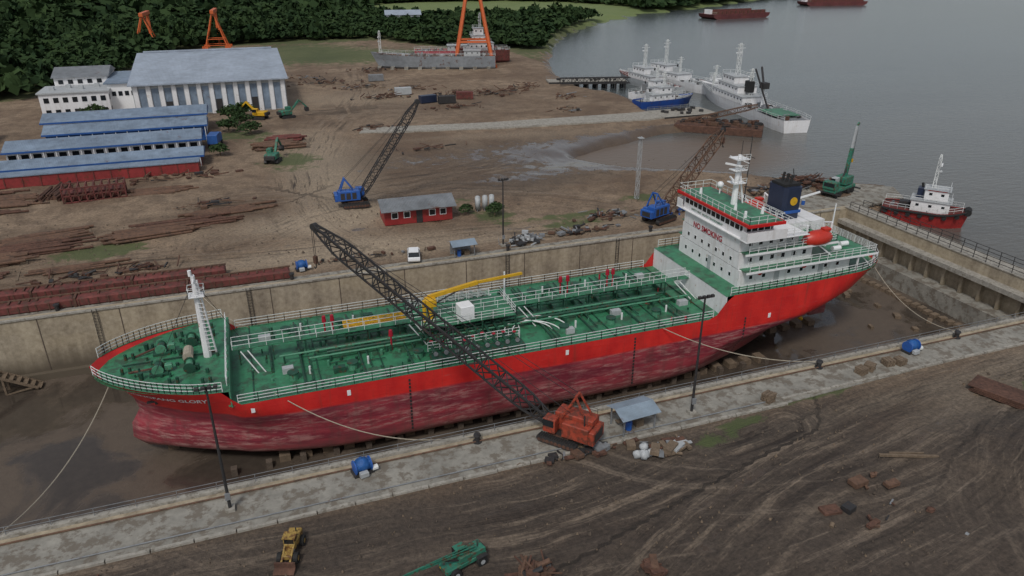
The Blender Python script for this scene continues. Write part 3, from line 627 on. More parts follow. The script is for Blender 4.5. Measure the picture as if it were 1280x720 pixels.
T.bx('bridge_roof_red_edge',M_red,52.8,58.0,65.3,80.7,11.25,11.6); T.bx('monkey_deck',M_deck,53.05,57.75,65.55,80.45,11.6,11.64)
T.rail('monkey_rail',M_rail,[(53,65.5,11.6),(57.8,65.5,11.6),(57.8,80.5,11.6),(53,80.5,11.6),(53,65.5,11.6)],.95,1.2,.035,2)
T.bx('bridge_window_band',M_glass,HX-.04,HX,66.9,79.1,10.35,10.95)
for y in np.arange(67.4,79,.98): T.bx('bridge_mullions',M_whitec,HX-.07,HX-.01,y-.06,y+.06,10.3,11.0)
T.bx('bridge_window_band',M_glass,53.6,57.2,66.56,66.6,10.35,10.95)
for x in np.arange(54.2,57.2,.9): T.bx('bridge_mullions',M_whitec,x-.06,x+.06,66.52,66.59,10.3,11.0)
windows('portholes',67.6,78.4,HX,6.2,7,.4,.45,'y'); windows('portholes',67.4,78.8,HX,4.2,7,.4,.45,'y')
windows('portholes',54,61.4,67.0,8.3,5); windows('portholes',54,63.6,66.8,6.3,6); windows('portholes',54,69,66.4,4.2,8,.45,.45)
for x in (58.4,65.1): T.bx('doors',M_lgrey,x,x+.7,66.33,66.4,3.4,5.2)
T.bx('doors',M_lgrey,60,60.7,66.93,67.0,7.7,9.3); T.bx('front_door',M_lgrey,HX-.05,HX,72.2,72.9,3.4,5.2)
for x in (56.2,62.8): T.cyl('life_rings',M_lifeb,(x,66.3,4.9),(x,66.38,4.9),.35,None,12)
for x,z0,z1 in ((54.6,5.6,9.3),(61,5.6,9.3)): T.cyl('drain_pipes',M_whitec,(x,66.7,z0),(x,66.7,z1),.05,None,5)
T.rail('aft_rails',M_rail,[(54,65.5,5.58),(73.1,65.5,5.58),(73.1,80.5,5.58),(61.5,80.5,5.58)],1.0,1.3,.038)
T.rail('aft_rails',M_rail,[(54,66.1,7.68),(66.9,66.1,7.68),(66.9,79.9,7.68)],1.0,1.3,.038)
T.rail('aft_rails',M_rail,[(58.5,65.5,9.5),(61.8,65.5,9.5),(61.8,80.5,9.5)],1.0,1.2,.038)
for x in (70.5,73):
    for y in (65.6,80.4): T.beam('deck_pillars',M_white,(x,y,3.3),(x,y,5.5),.18)
T.beam('stairs',M_whitec,(64.2,66.6,7.6),(67.0,66.6,5.6),.16); T.beam('stairs',M_whitec,(64.2,67.2,7.6),(67.0,67.2,5.6),.16)
T.beam('stairs',M_whitec,(71.0,66.1,5.5),(73.4,66.1,3.4),.16); T.beam('stairs',M_whitec,(61.9,66.5,9.45),(64.1,66.5,7.7),.16); T.beam('stairs',M_whitec,(61.9,67.1,9.45),(64.1,67.1,7.7),.16)
for i in range(7): T.bx('stair_treads',M_grey,64.4+i*.38,64.62+i*.38,66.6,67.2,7.3-i*.28,7.35-i*.28)
T.prismz('funnel',M_navy,[(63.8,73.2),(64.2,72.7),(66.2,72.7),(66.6,73.2),(66.6,76.0),(66.2,76.5),(64.2,76.5),(63.8,76.0)],8.6,12.8)
T.prismz('engine_casing',M_white,[(63.2,71.2),(69.4,71.2),(69.4,77.8),(63.2,77.8)],7.68,8.6); T.prismz('engine_casing',M_white,[(67.2,71.2),(69.4,71.2),(69.4,77.8),(67.2,77.8)],5.6,7.67)
T.prismz('funnel_cap',M_black,[(63.95,73.3),(66.45,73.3),(66.45,75.9),(63.95,75.9)],12.8,13.15)
for y in (73.8,74.6,75.4): T.cyl('exhausts',M_black,(65.2,y,13.1),(65.4,y,14.2),.18,None,8)
T.cyl('funnel_emblem',M_yellow,(65.2,72.64,11.0),(65.2,72.70,11.0),.55,None,16); T.bx('funnel_band',M_blue,63.9,66.5,72.64,72.69,9.4,9.8)
for x,y in ((62.2,78),(62,69.5),(68.5,69.6)): T.cyl('vent_cowls',M_whitec,(x,y,5.6 if x>67 else 7.7),(x,y,(5.6 if x>67 else 7.7)+1.3),.28,.34,8)
T.cyl('radar_mast',M_whitec,(56,72.8,11.6),(56,72.8,17.9),.42,.2,10); T.cyl('radar_mast',M_whitec,(57.3,72.8,11.6),(56.2,72.8,16.5),.12,None,6)
for z,w in ((14.4,1.5),(16.0,1.3),(17.4,1.8)): T.bx('mast_platforms',M_whitec,55.1,56.9,72.8-w/2,72.8+w/2,z,z+.1); T.rail('mast_rail',M_rail,[(55.1,72.8-w/2,z+.1),(56.9,72.8-w/2,z+.1)],.6,.7,.03,2)
T.box('radar_scanner',M_whitec,(55.3,72.8,16.7),(.2,2.2,.2),.5); T.box('radar_scanner',M_whitec,(55.2,72.8,15.0),(.2,1.7,.2),-.4)
T.beam('mast_yard',M_whitec,(56,70.9,17.3),(56,74.7,17.3),.09); T.beam('aerials',M_dark,(56.2,72.8,17.9),(56.2,72.8,19.6),.05)
T.cyl('signal_mast',M_dark,(58.9,74.6,9.5),(58.9,74.6,19.6),.10,.05,6); T.beam('signal_mast',M_dark,(58.9,73.6,17.0),(58.9,75.6,17.0),.07)
for x,y in ((54.2,68),(54.6,78),(57,68.5),(54.8,70.8)): T.cyl('monkey_gear',M_whitec,(x,y,11.6),(x,y,12.4),.22,.16,8)
T.ball('satcom_dome',M_whitec,(57,77.3,12.8),.45); T.cyl('satcom_post',M_whitec,(57,77.3,11.6),(57,77.3,12.5),.1,None,6)
for y in (66.9,79.1):
    n=10;m_=9;vs=[];fs=[]
    for i in range(n+1):
        t=i/n*2-1; w=1.0*(1-abs(t)**2.6)+.03; h=.95*(1-abs(t)**3.2)+.05
        for j in range(m_):
            a=2*math.pi*j/m_; vs.append((64.2+t*2.4,y+w*math.cos(a)-.4*(1 if y<73 else -1),8.2+h*math.sin(a)*(1.15 if math.sin(a)>0 else .85)))
    for i in range(n):
        for j in range(m_): fs.append((i*m_+j,i*m_+(j+1)%m_,(i+1)*m_+(j+1)%m_,(i+1)*m_+j))
    T.add('lifeboats',M_lifeb,vs,fs,True); yy=y-.4*(1 if y<73 else -1); T.bx('lifeboat_conning',M_lifeb,64.8,65.8,yy-.4,yy+.4,9.1,9.55,.1)
    for x in (62.4,66.1): T.path('davits',M_whitec,[(x,y+(.9 if y<73 else -.9),7.6),(x,y+(.9 if y<73 else -.9),9.7),(x,yy,10.1),(x,yy,9.2)],.12)
for x,y in ((71,70),(71,76),(74.3,73)): T.cyl('aft_winches',M_deck2,(x,y-.8,4.1),(x,y+.8,4.1),.42,None,10); T.bx('aft_winch_beds',M_deck2,x-.7,x+.7,y-1.1,y+1.1,3.3,3.6)
for x,y in ((70.6,68.5),(71.6,74.2),(68.5,67.5)): T.cyl('life_rafts',M_whitec,(x-.6,y,6.0),(x+.6,y,6.0),.32,None,10)
T.cyl('aft_mast',M_whitec,(72.6,73,5.6),(72.6,73,9.8),.12,.08,6)
T.cyl('deck_crane_post',M_whitec,(70.5,78.6,5.6),(70.5,78.6,9.0),.26,.22,8); T.beam('deck_crane_arm',M_whitec,(70.5,78.6,8.9),(73.8,77.5,10.0),.22)
T.bx('rudder',M_hull,71.2,74.0,72.8,73.2,-6.6,-2.0,.1); T.bx('rudder_stock',M_dark,72.0,72.8,72.85,73.15,-2,-.5)
T.cyl('propeller_hub',M_yellow,(66.2,73,-5.2),(69.2,73,-5.2),.45,.2,10)
for k in range(4):
    a=k*math.pi/2+.4; c=Vector((68.6,73+1.0*math.cos(a),-5.2+1.0*math.sin(a))); e=Vector((68.6,73+2.0*math.cos(a),-5.2+2.0*math.sin(a)))
    T.cyl('propeller_blades',M_yellow,(68.6,73,-5.2),c,.18,.55,6); T.cyl('propeller_blades',M_yellow,c,e,.55,.2,6)
for side in (-1,1):
    x=-12.2;y=CY+side*(half(x,.72)+.18); T.beam('anchor',M_dark,(x,y,1.2),(x+.1,y-side*.1,-.3),.22); T.beam('anchor',M_dark,(x-.7,y,.1),(x+.8,y,.1),.2)
for x in (12.2,38.5,53.5):
    for k in range(15):
        z=-6.0+k*.42; y=CY-half(x,min(1,tnom(x,z)))-.03; T.bx('draught_marks',M_dark,x-.10,x+.10,y-.02,y+.03,z,z+.28)
for x in (-3.2,6,30,57):
    z=-.2; y=CY-half(x,tnom(x,z))-.02; T.bx('hull_marks',M_whitec,x-.18,x+.18,y-.02,y+.04,z-.25,z+.35)
T.finish()
def text(name,s,size,fn,mt):
    cu=bpy.data.curves.new(name,'FONT'); cu.body=s; cu.size=size; cu.offset=.012*size*2
    o=bpy.data.objects.new(name+'_tmp',cu); scene.collection.objects.link(o); bpy.context.view_layer.update()
    me=bpy.data.meshes.new_from_object(o.evaluated_get(bpy.context.evaluated_depsgraph_get())); bpy.data.objects.remove(o)
    for v in me.vertices: v.co=fn(v.co.x,v.co.y)
    me.materials.clear(); me.materials.append(mt); q=bpy.data.objects.new(name,me); scene.collection.objects.link(q)
    q.parent=bpy.data.objects['tanker_ship']; return q
def onhull(x0,z0):
    def f(x,y):
        X=x0+x;Z_=z0+y; return Vector((X,CY-half(X,min(1,tnom(X,Z_)))-.07,Z_))
    return f
text('ship_name','DONGFANG GLORY',.8,onhull(-14.6,.95),M_whitec)
text('no_smoking_sign','NO SMOKING',1.0,lambda x,y:Vector((HX-.05,76.8-x,7.75+y)),M_dred)
text('safety_sign','SAFETY FIRST  PROTECT ENVIRONMENT',.38,lambda x,y:Vector((HX-.05,77.6-x*1.0,9.75+y)),M_teal)
# ------------------------------------------------------------------ crawler cranes
def crawler(name,loc,tip,col,house=(5.2,3.0,2.3),bw=1.1,n=20,gantry=4.0,boommat=None,s=1.0,hook=4.0,br=.12):
    dx,dy=tip[0]-loc[0],tip[1]-loc[1]; rot=math.atan2(dy,dx); r=math.hypot(dx,dy)/s; tz=(tip[2]-loc[2])/s
    c=B(name,loc,rot,s); bm=boommat or M_dark
    for y in (-1.6,1.6):
        prof=[(-2.6,.45),(-2.3,.1),(2.3,.1),(2.6,.45),(2.6,.75),(2.3,1.05),(-2.3,1.05),(-2.6,.75)]
        c.prism('tracks',M_dark,prof,y-.38,y+.38)
        for x in np.arange(-2.2,2.3,.55): c.cyl('track_wheels',M_rust,(x,y-.42,.45),(x,y+.42,.45),.25,None,10)
        for x in np.arange(-2.3,2.4,.3): c.bx('track_shoes',M_black,x-.08,x+.08,y-.42,y+.42,1.04,1.12)
    c.bx('carbody',M_rust,-1.4,1.4,-1.3,1.3,.6,1.2); c.cyl('slew_ring',M_dark,(0,0,1.15),(0,0,1.45),1.1,None,16)
    L,W_,H=house
    c.bx('house_body',col,-L+1.4,.9,-W_/2,W_/2*.25,1.45,1.45+H,.12); c.bx('engine_cover',col,-L+1.4,-.6,W_/2*.25+.01,W_/2,1.45,1.45+H*.8,.12)
    c.bx('counterweight',col,-L+.7,-L+1.38,-W_/2+.1,W_/2-.1,1.4,1.45+H*.7,.12)
    c.bx('cab',col,.3,1.9,-W_/2-.05+W_*.62,W_/2+.05,1.5,3.5,.1); c.bx('cab_glass',M_glass,.5,1.94,W_/2-.75,W_/2+.08,2.4,3.3); c.bx('cab_glass',M_glass,.7,1.92,W_/2-.95,W_/2-.1,2.4,3.3)
    for k in range(3): c.bx('side_vents',M_dark,-L+1.8+k*1.1,-L+2.6+k*1.1,-W_/2-.03,-W_/2+.05,1.8,1.45+H-.4)
    c.bx('rear_grille',M_dark,-L+.66,-L+.71,-W_/2+.5,W_/2-.5,1.7,1.45+H*.55); c.rail('roof_rail',M_dark,[(-L+1.6,-W_/2+.1,1.45+H),(.7,-W_/2+.1,1.45+H)],.7,1.2,.03,2)
    c.cyl('exhaust',M_dark,(-L+2.2,.9,1.45+H*.8),(-L+2.2,.9,1.45+H+.9),.1,None,6)
    top=Vector((-1.8,0,1.45+H+gantry*.62))
    for y in (-.9,.9):
        c.beam('gantry',col,(-.2,y,1.45+H*.9),(top.x,y*.6,top.z),.2); c.beam('gantry',col,(-L+1.8,y,1.45+H*.9),(top.x,y*.6,top.z),.2)
    c.beam('gantry',col,(top.x,-.6,top.z),(top.x,.6,top.z),.25)
    tipv=Vector((r,0,tz)); foot=Vector((1.0,0,1.7))
    c.lattice('boom',bm,foot,tipv,.7,bw,.55,n,br,br*.6,.12)
    c.cyl('boom_head_sheaves',M_dark,tipv+Vector((0,-.35,0)),tipv+Vector((0,.35,0)),.5,None,12)
    for y in (-.45,.45): c.beam('pendants',M_dark,(top.x,y,top.z),tipv+Vector((0,y*.6,.3)),.05)
    c.beam('hoist_rope',M_dark,(-1,0,1.45+H),tipv+Vector((0,0,.5)),.045)
    if hook:
        for y in (-.15,.15): c.beam('hoist_rope',M_dark,tipv+Vector((.45,y,0)),tipv+Vector((.45,y,-hook)),.05)
        c.box('hook_block',M_rust,tuple(tipv+Vector((.45,0,-hook-.5))),(.5,.45,1.2),0,.1); h=tipv+Vector((.45,0,-hook-1.1))
        c.path('hook',M_dark,[h,h+Vector((0,0,-.5)),h+Vector((.25,0,-.75)),h+Vector((.4,0,-.5))],.08)
    return c.finish()
crawler('crawler_crane',(23.0,49.8,.06),(5.0,71.3,15.4),M_orange,(5.4,3.2,2.6),1.75,28,4.6,hook=4.4,br=.21,s=.74)
crawler('crawler_crane',(16.2,124.5,0),(28,124.0,17.3),M_blue,(4.6,2.8,2.0),1.35,18,3.5,boommat=M_dark,s=.9,hook=0,br=.16)
crawler('crawler_crane',(62,99.3,0),(76.3,104.6,12.8),M_blue,(4.6,2.8,2.0),1.8,16,3.5,boommat=M_rust3,s=.9,hook=1.5,br=.17)
c=B('mobile_crane',(100.2,101,.09),R(200),1.0)
c.bx('chassis',M_teal,-4,3.4,-1.2,1.2,.9,1.5,.1); c.bx('cab',M_teal,2.1,3.6,-1.2,1.2,1.5,2.9,.1); c.bx('cab_glass',M_glass,3.0,3.63,-1.0,1.0,2.0,2.7)
for x in (-3,-1.7,1.5,2.8):
    for y in (-1.15,1.15): c.cyl('wheels',M_black,(x,y-.2,.55),(x,y+.2,.55),.55,None,14)
c.bx('crane_house',M_teal,-3,-.3,-1.1,1.1,1.7,3.2,.12); c.bx('operator_cab',M_lgrey,-.2,1.0,-1.1,-.1,1.7,3.1,.1); c.bx('cab_glass',M_glass,.2,1.03,-1.13,-.3,2.2,2.9)
c.beam('boom_base',M_teal,(-1.4,.2,2.9),(-2.0,.2,8.2),.55); c.beam('boom_tip',M_lgrey,(-1.98,.2,8.0),(-2.4,.2,12.2),.36); c.cyl('boom_ram',M_dark,(-.2,.2,2.2),(-1.6,.2,5.2),.14,None,8); c.beam('jib_head',M_teal,(-2.4,.2,12.1),(-2.9,.2,12.7),.3)
c.beam('hoist_rope',M_dark,(-2.9,.2,12.5),(-2.9,.2,6),.05); c.box('hook_block',M_yellow,(-2.9,.2,5.8),(.3,.3,.6))
for x in (-3.8,3.4): c.bx('outriggers',M_dark,x-.2,x+.2,-2.3,2.3,.75,.95)
c.finish()
# ------------------------------------------------------------------ buildings
bluegrey=roofmat('blue_grey_roof',(.33,.38,.45),'X',1.1); bluegrey2=roofmat('blue_shed_roof',(.20,.26,.34),'X',1.0,.38,rust=.15); greyroof=roofmat('grey_roof',(.20,.215,.23),'X',.8,.35,rust=.15)
deepblue=mat('deep_blue_trim',(.02,.09,.30),.5,.25,.5)
w=B('warehouse')
x0,x1,y0,yr,y1=-27,12.3,221,256,264
w.bx('wall_front',M_lgrey,x0,x1,y0,y0+.3,0,8.8); w.add('wall_sides',M_whitec,[(x0,y0+.3,0),(x0,y1,0),(x0,y1,10.5),(x0,yr,12.8),(x0,y0+.3,8.8),(x1,y0+.3,0),(x1,y1,0),(x1,y1,10.5),(x1,yr,12.8),(x1,y0+.3,8.8)],[(0,1,2,3,4),(9,8,7,6,5)])
w.add('roof',bluegrey,[(x0-.8,y0-1.5,8.7),(x1+.8,y0-1.5,8.7),(x1+.8,yr,12.9),(x0-.8,yr,12.9),(x0-.8,y1+.5,10.5),(x1+.8,y1+.5,10.5),(x0-.8,y0-1.5,8.35),(x1+.8,y0-1.5,8.35),(x1+.8,yr,12.5),(x0-.8,yr,12.5)],[(0,1,2,3),(3,2,5,4),(6,7,1,0),(7,8,2,1),(9,6,0,3),(6,9,8,7)])
w.bx('ridge_vent',bluegrey,x0+1,x1-1,yr-.6,yr+.6,12.9,13.3)
npil=13
for i in range(npil):
    x=x0+.8+(x1-x0-1.6)*i/(npil-1); w.bx('pilasters',M_white,x-.55,x+.55,y0-.45,y0,0,8.3)
for i in range(npil-1):
    x=x0+.8+(x1-x0-1.6)*(i+.5)/(npil-1); w.bx('bay_panels',bluegrey2,x-.85,x+.85,y0-.06,y0,.3,7.4)
    if i in (2,6,9): w.bx('doors',M_dark,x-.8,x+.8,y0-.1,y0-.06,0,3.8)
w.finish()
w=B('warehouse_annex'); w.bx('walls',M_whitec,-34,-27.4,229,252,0,8.0); w.bx('roof',bluegrey2,-34.6,-27.2,228.4,252.5,8.0,8.35)
for i in range(4): w.bx('windows',M_glass,-33+i*1.6,-32+i*1.6,228.92,229.0,4.8,6.0)
w.finish()
o=B('office_building'); o.bx('walls',M_white,-50,-33.5,226,238,0,6.6); o.bx('roof_slab',M_lgrey,-50.4,-33.1,225.6,238.4,6.6,6.95); o.bx('upper_storey',M_white,-48,-34.7,238.4,254,0,9.0)
o.add('upper_roof',greyroof,[(-48.6,237.8,9),(-34.2,237.8,9),(-34.2,254.5,9),(-48.6,254.5,9),(-48.6,246,11),(-34.2,246,11)],[(0,1,5,4),(3,4,5,2),(0,4,3),(1,2,5)])
for z in (1.2,4.3):
    for i in range(7): o.bx('windows',M_glass,-49+i*2.25,-47.8+i*2.25,225.92,226,z,z+1.3)
    for i in range(5): o.bx('windows',M_glass,-33.5,-33.42,227+i*2.2,228.2+i*2.2,z,z+1.3)
for i in range(5): o.bx('windows',M_glass,-47+i*2.4,-45.8+i*2.4,238.3,238.38,7.3,8.4)
for i in range(4): o.bx('roof_equipment',M_lgrey,-48+i*3.5,-46.8+i*3.5,230+i%2*3,231.2+i%2*3,6.95,7.8)
o.bx('door',M_dark,-42,-40.4,225.9,225.95,0,2.4); o.finish()
o=B('site_office',(-62,197,0),.0)
o.bx('walls',M_white,-12,4,-7,8,0,6)
for z in (1,3.8):
    for i in range(6): o.bx('windows',M_glass,-11+i*2.5,-9.6+i*2.5,-7.06,-7,z,z+1.2)
    for i in range(5): o.bx('windows',M_glass,4,4.06,-6+i*2.8,-4.8+i*2.8,z,z+1.2)
o.add('roof',greyroof,[(-12.7,-7.7,6),(4.7,-7.7,6),(4.7,8.7,6),(-12.7,8.7,6),(-8,.5,8.6),(0,.5,8.6)],[(0,1,5,4),(1,2,5),(2,3,4,5),(3,0,4)]); o.bx('eaves',M_whitec,-12.6,4.6,-7.6,8.6,5.85,5.99); o.finish()
def shed(x0,x1,y0,y1,h,roof,wall,trim,nw=12,rise=1.3):
    s=B('long_shed'); s.bx('walls',wall,x0,x1,y0,y1,0,h); ym=(y0+y1)/2
    s.add('roof',roof,[(x0-.6,y0-.9,h),(x1+.6,y0-.9,h),(x1+.6,ym,h+rise),(x0-.6,ym,h+rise),(x0-.6,y1+.9,h),(x1+.6,y1+.9,h)],[(0,1,2,3),(3,2,5,4),(0,3,4),(1,5,2)])
    s.bx('fascia',trim,x0-.6,x1+.6,y0-1.0,y0-.9,h-.35,h+.02); s.bx('end_fascia',trim,x1+.6,x1+.68,y0-.9,y1+.9,h-.3,h)
    for i in range(nw):
        x=x0+(x1-x0)*(i+.5)/nw; s.bx('windows',M_glass,x-.7+random.uniform(-.2,.1),x+.6,y0-.06,y0,h*.35,h*.75); s.bx('posts',M_whitec,x+1.1,x+1.25,y0-.85,y0-.7,0,h-.35)
    return s.finish()
shed(-44,-9,197,206,4.6,bluegrey2,M_whitec,deepblue,14); shed(-42,-9,187,194,3.8,bluegrey2,deepblue,deepblue,14)
shed(-47,-10,174,183,3.3,bluegrey2,M_whitec,deepblue,16); shed(-70,-9.5,162.5,169,2.4,bluegrey2,M_rust2,deepblue,22,1.0)
w=B('long_shed'); redbase=mat('red_container_paint',(.26,.03,.03),.6,.3,.4,rust=.3); w.bx('container_row',redbase,-75,-10,157.2,160.4,0,2.1); w.bx('roof',bluegrey2,-75.3,-9.7,157,160.6,2.1,2.3)
for x in np.arange(-74,-11,3.0): w.bx('container_ribs',M_rust2,x,x+.15,157.1,157.2,0,2.1)
w.finish()
b=B('blue_truck',(-7,180,0),1.4)
b.bx('cargo',deepblue,-3,1.2,-1.1,1.1,1,3.0,.06); b.bx('cab',deepblue,1.4,3,-1.05,1.05,.7,2.6,.15); b.bx('glass',M_glass,2.3,3.03,-.9,.9,1.6,2.3)
for x in (-2.2,2.2):
    for y in (-1,1): b.cyl('wheels',M_black,(x,y-.15,.5),(x,y+.15,.5),.5,None,12)
b.finish()
h=B('red_workshop',(19,112.3,0),R(-2)); redwall=roofmat('red_corrugated',(.30,.028,.028),'X',.5,.25,rust=.25)
h.bx('walls',redwall,0,11.2,0,5.2,0,2.7); h.add('gable_ends',redwall,[(0,0,2.7),(0,5.2,2.7),(0,2.6,3.6),(11.2,0,2.7),(11.2,5.2,2.7),(11.2,2.6,3.6)],[(0,2,1),(3,4,5)])
h.add('roof',greyroof,[(-.6,-.9,2.55),(11.8,-.9,2.55),(11.8,2.6,3.75),(-.6,2.6,3.75),(-.6,6.1,2.55),(11.8,6.1,2.55),(-.6,-.9,2.45),(11.8,-.9,2.45)],[(0,1,2,3),(3,2,5,4),(6,7,1,0)])
for x in (1.2,3.2,7.4,9.2): h.bx('windows',M_glass,x,x+.9,-.05,0,1.1,2.0); h.bx('window_frames',M_whitec,x-.1,x+1.0,-.03,0,1.0,2.1)
h.bx('door',M_dark,5.2,6.2,-.06,0,0,2.1); h.finish()
def shelter(loc,w_,d_,h_,roof,rot=0,walls=False):
    s=B('shelter',loc,rot)
    for x in (-w_/2,w_/2):
        for y in (-d_/2,d_/2): s.beam('posts',M_grey,(x,y,0),(x,y,h_),.12)
    e=.4; s.add('roof',roof,[(-w_/2-e,-d_/2-e,h_-.1),(w_/2+e,-d_/2-e,h_-.1),(w_/2+e,0,h_+.4),(-w_/2-e,0,h_+.4),(-w_/2-e,d_/2+e,h_-.1),(w_/2+e,d_/2+e,h_-.1)],[(0,1,2,3),(3,2,5,4)])
    s.bx('bench',M_wood,-w_/2+.3,w_/2-.3,d_/2-.7,d_/2-.2,.4,.5); s.cyl('drum',M_blue,(-.6,-.3,0),(-.6,-.3,.9),.3,None,10); s.bx('crate',M_wood,.2,1.0,-.4,.4,0,.7)
    if walls: s.bx('back_wall',M_grey,-w_/2,w_/2,d_/2-.05,d_/2,0,h_-.2)
    return s.finish()
shelterroof=roofmat('shelter_roof',(.26,.33,.40),'X',.35,.25,rust=.1)
shelter((29.9,49.4,.06),3.3,2.2,2.0,shelterroof,R(4)); shelter((27.2,95.9,0),3.0,2.0,2.0,shelterroof,R(2),True)
for i,x in enumerate((35.4,36.7,37.9)):
    t=B('gas_tank',(x,114.4,0)); t.cyl('shell',M_lgrey,(0,0,.4),(0,0,2.5),.45,None,16,True); t.ball('top_dome',M_lgrey,(0,0,2.5),.45,1,1,.5)
    for a in range(3): t.beam('legs',M_grey,(.35*math.cos(a*2.1),.35*math.sin(a*2.1),0),(.35*math.cos(a*2.1),.35*math.sin(a*2.1),.5),.1)
    t.finish()
def lamp(loc,h_,arm=0,m=M_dark):
    l=B('lamp_post',loc,arm); l.cyl('pole',m,(0,0,0),(0,0,h_),.14,.08,8); l.bx('base',M_concd,-.35,.35,-.35,.35,0,.3)
    l.beam('cross_arm',m,(-.7,0,h_-.2),(.7,0,h_-.2),.09)
    for x in (-.65,-.2,.25,.65): l.box('floodlight',M_dark,(x,-.15,h_),(.3,.25,.28),0,.04)
    l.bx('junction_box',M_grey,-.2,.2,-.3,-.14,1.2,1.8); l.finish()
lamp((36.2,49.3,.06),12.4); lamp((-5.4,50.2,.06),11.4); lamp((34,97.3,0),10.4)
l=B('lattice_tower',(64.5,111.5,0)); l.lattice('lattice',M_lgrey,(0,0,0),(0,0,11.2),.6,.5,.3,14,.06,.035); l.bx('platform',M_lgrey,-.45,.45,-.45,.45,10.9,11); l.finish()
# ------------------------------------------------------------------ vehicles
def car(loc,rot,col):
    c=B('parked_car',loc,rot)
    c.prism('body',col,[(-2.1,.35),(2.05,.35),(2.15,.6),(2.1,.82),(1.1,.98),(-1.9,1.02),(-2.15,.9),(-2.2,.55)],-.85,.85)
    vs=[(.95,-.80,1.0),(-2.0,-.80,1.0),(.15,-.66,1.62),(-1.75,-.66,1.62),(.95,.80,1.0),(-2.0,.80,1.0),(.15,.66,1.62),(-1.75,.66,1.62)]
    c.add('greenhouse',M_glass,vs,[(0,2,3,1),(4,5,7,6),(0,4,6,2),(1,3,7,5)]); c.bx('roof',col,-1.78,.2,-.68,.68,1.61,1.68)
    for y in (-.76,.76): c.beam('pillars',col,(-.85,y,1.0),(-.85,y*.88,1.63),.09)
    for x in (-1.35,1.3):
        for y in (-.8,.8): c.cyl('wheels',M_black,(x,y-.12,.34),(x,y+.12,.34),.34,None,14); c.cyl('hubs',M_lgrey,(x,y*1.16-.01,.34),(x,y*1.16+.01,.34),.2,None,10)
    c.bx('lights',M_whitec,2.08,2.14,-.75,-.4,.62,.78); c.bx('lights_r',M_whitec,2.08,2.14,.4,.75,.62,.78); c.finish()
car((20.2,96.9,.05),R(78),M_whitec)
def excavator(loc,rot,col):
    c=B('excavator',loc,rot)
    for y in (-1.1,1.1): c.prism('tracks',M_dark,[(-1.9,.4),(-1.6,.05),(1.6,.05),(1.9,.4),(1.6,.8),(-1.6,.8)],y-.3,y+.3)
    c.bx('house',col,-2,1,-1.2,1.2,1,2.1,.12); c.bx('cab',col,0,1.4,.2,1.2,1.1,2.9,.1); c.bx('glass',M_glass,.2,1.43,.3,1.23,1.9,2.7); c.bx('counterweight',M_dark,-2.5,-2,-1.1,1.1,1,1.9,.1)
    c.beam('boom',col,(1,-.3,1.8),(3.6,-.3,4.4),.45); c.beam('stick',col,(3.6,-.3,4.4),(5.6,-.3,2.4),.35); c.prism('bucket',M_dark,[(5.2,2.4),(6,2.3),(6.1,1.3),(5.3,1.2),(5.0,1.7)],-.8,.2); c.cyl('ram',M_dark,(1.4,-.3,2.2),(2.9,-.3,3.4),.12,None,6); c.finish()
excavator((4,208,0),R(150),M_yellow); excavator((11,207,0),R(20),M_teal); excavator((4.5,160,0),R(70),M_teal)
c=B('wheel_loader',(-1.2,44.0,-.05),R(250),.62)
for x in (-1.3,1.5):
    for y in (-.95,.95): c.cyl('wheels',M_black,(x,y-.25,.65),(x,y+.25,.65),.65,None,16); c.cyl('hubs',M_myellow,(x,y*1.28-.02,.65),(x,y*1.28+.02,.65),.3,None,10)
c.bx('rear_body',M_myellow,-2.3,-.3,-.75,.75,.8,1.8,.12); c.bx('front_frame',M_myellow,.1,2.0,-.45,.45,.7,1.3,.08); c.bx('cab_base',M_myellow,-.5,.6,-.65,.65,1.0,1.8,.05); c.bx('cab_glass',M_glass,-.4,.55,-.6,.6,1.8,2.6); c.bx('cab_roof',M_myellow,-.55,.7,-.75,.75,2.6,2.72)
for x,y in ((-.42,-.6),(-.42,.6),(.55,-.6),(.55,.6)): c.beam('cab_pillars',M_myellow,(x,y*1.02,1.8),(x,y*1.02,2.6),.09)
c.cyl('exhaust',M_dark,(-1.4,.3,1.8),(-1.4,.3,2.5),.08,None,6); c.bx('grille',M_dark,-2.33,-2.28,-.5,.5,1.0,1.6)
for y in (-.5,.5): c.beam('lift_arms',M_myellow,(.6,y,1.6),(2.8,y,.7),.2); c.cyl('lift_rams',M_lgrey,(.4,y,1.1),(1.9,y,1.1),.07,None,6)
c.prism('bucket',M_rust,[(2.7,.25),(3.7,.15),(3.6,.3),(2.95,.5),(2.95,1.2),(2.75,1.2)],-1.2,1.2); c.finish()
c=B('mobile_yard_crane',(10.3,38.4,-.05),R(197),.68)
for x in (-1.6,1.6):
    for y in (-1.05,1.05): c.cyl('wheels',M_black,(x,y-.22,.6),(x,y+.22,.6),.6,None,16); c.cyl('hubs',M_lgrey,(x,y*1.22-.02,.6),(x,y*1.22+.02,.6),.28,None,10)
c.bx('chassis',M_teal,-2.4,2.6,-.8,.8,.7,1.25,.08); c.bx('engine_hood',M_teal,-2.3,-.4,-.75,.75,1.25,2.0,.12); c.bx('cab',M_teal,-.3,.9,-.8,.0,1.25,2.7,.08); c.bx('cab_glass',M_glass,-.1,.94,-.84,-.1,1.9,2.5); c.bx('cab_glass',M_glass,.1,.7,-.83,.02,1.9,2.5)
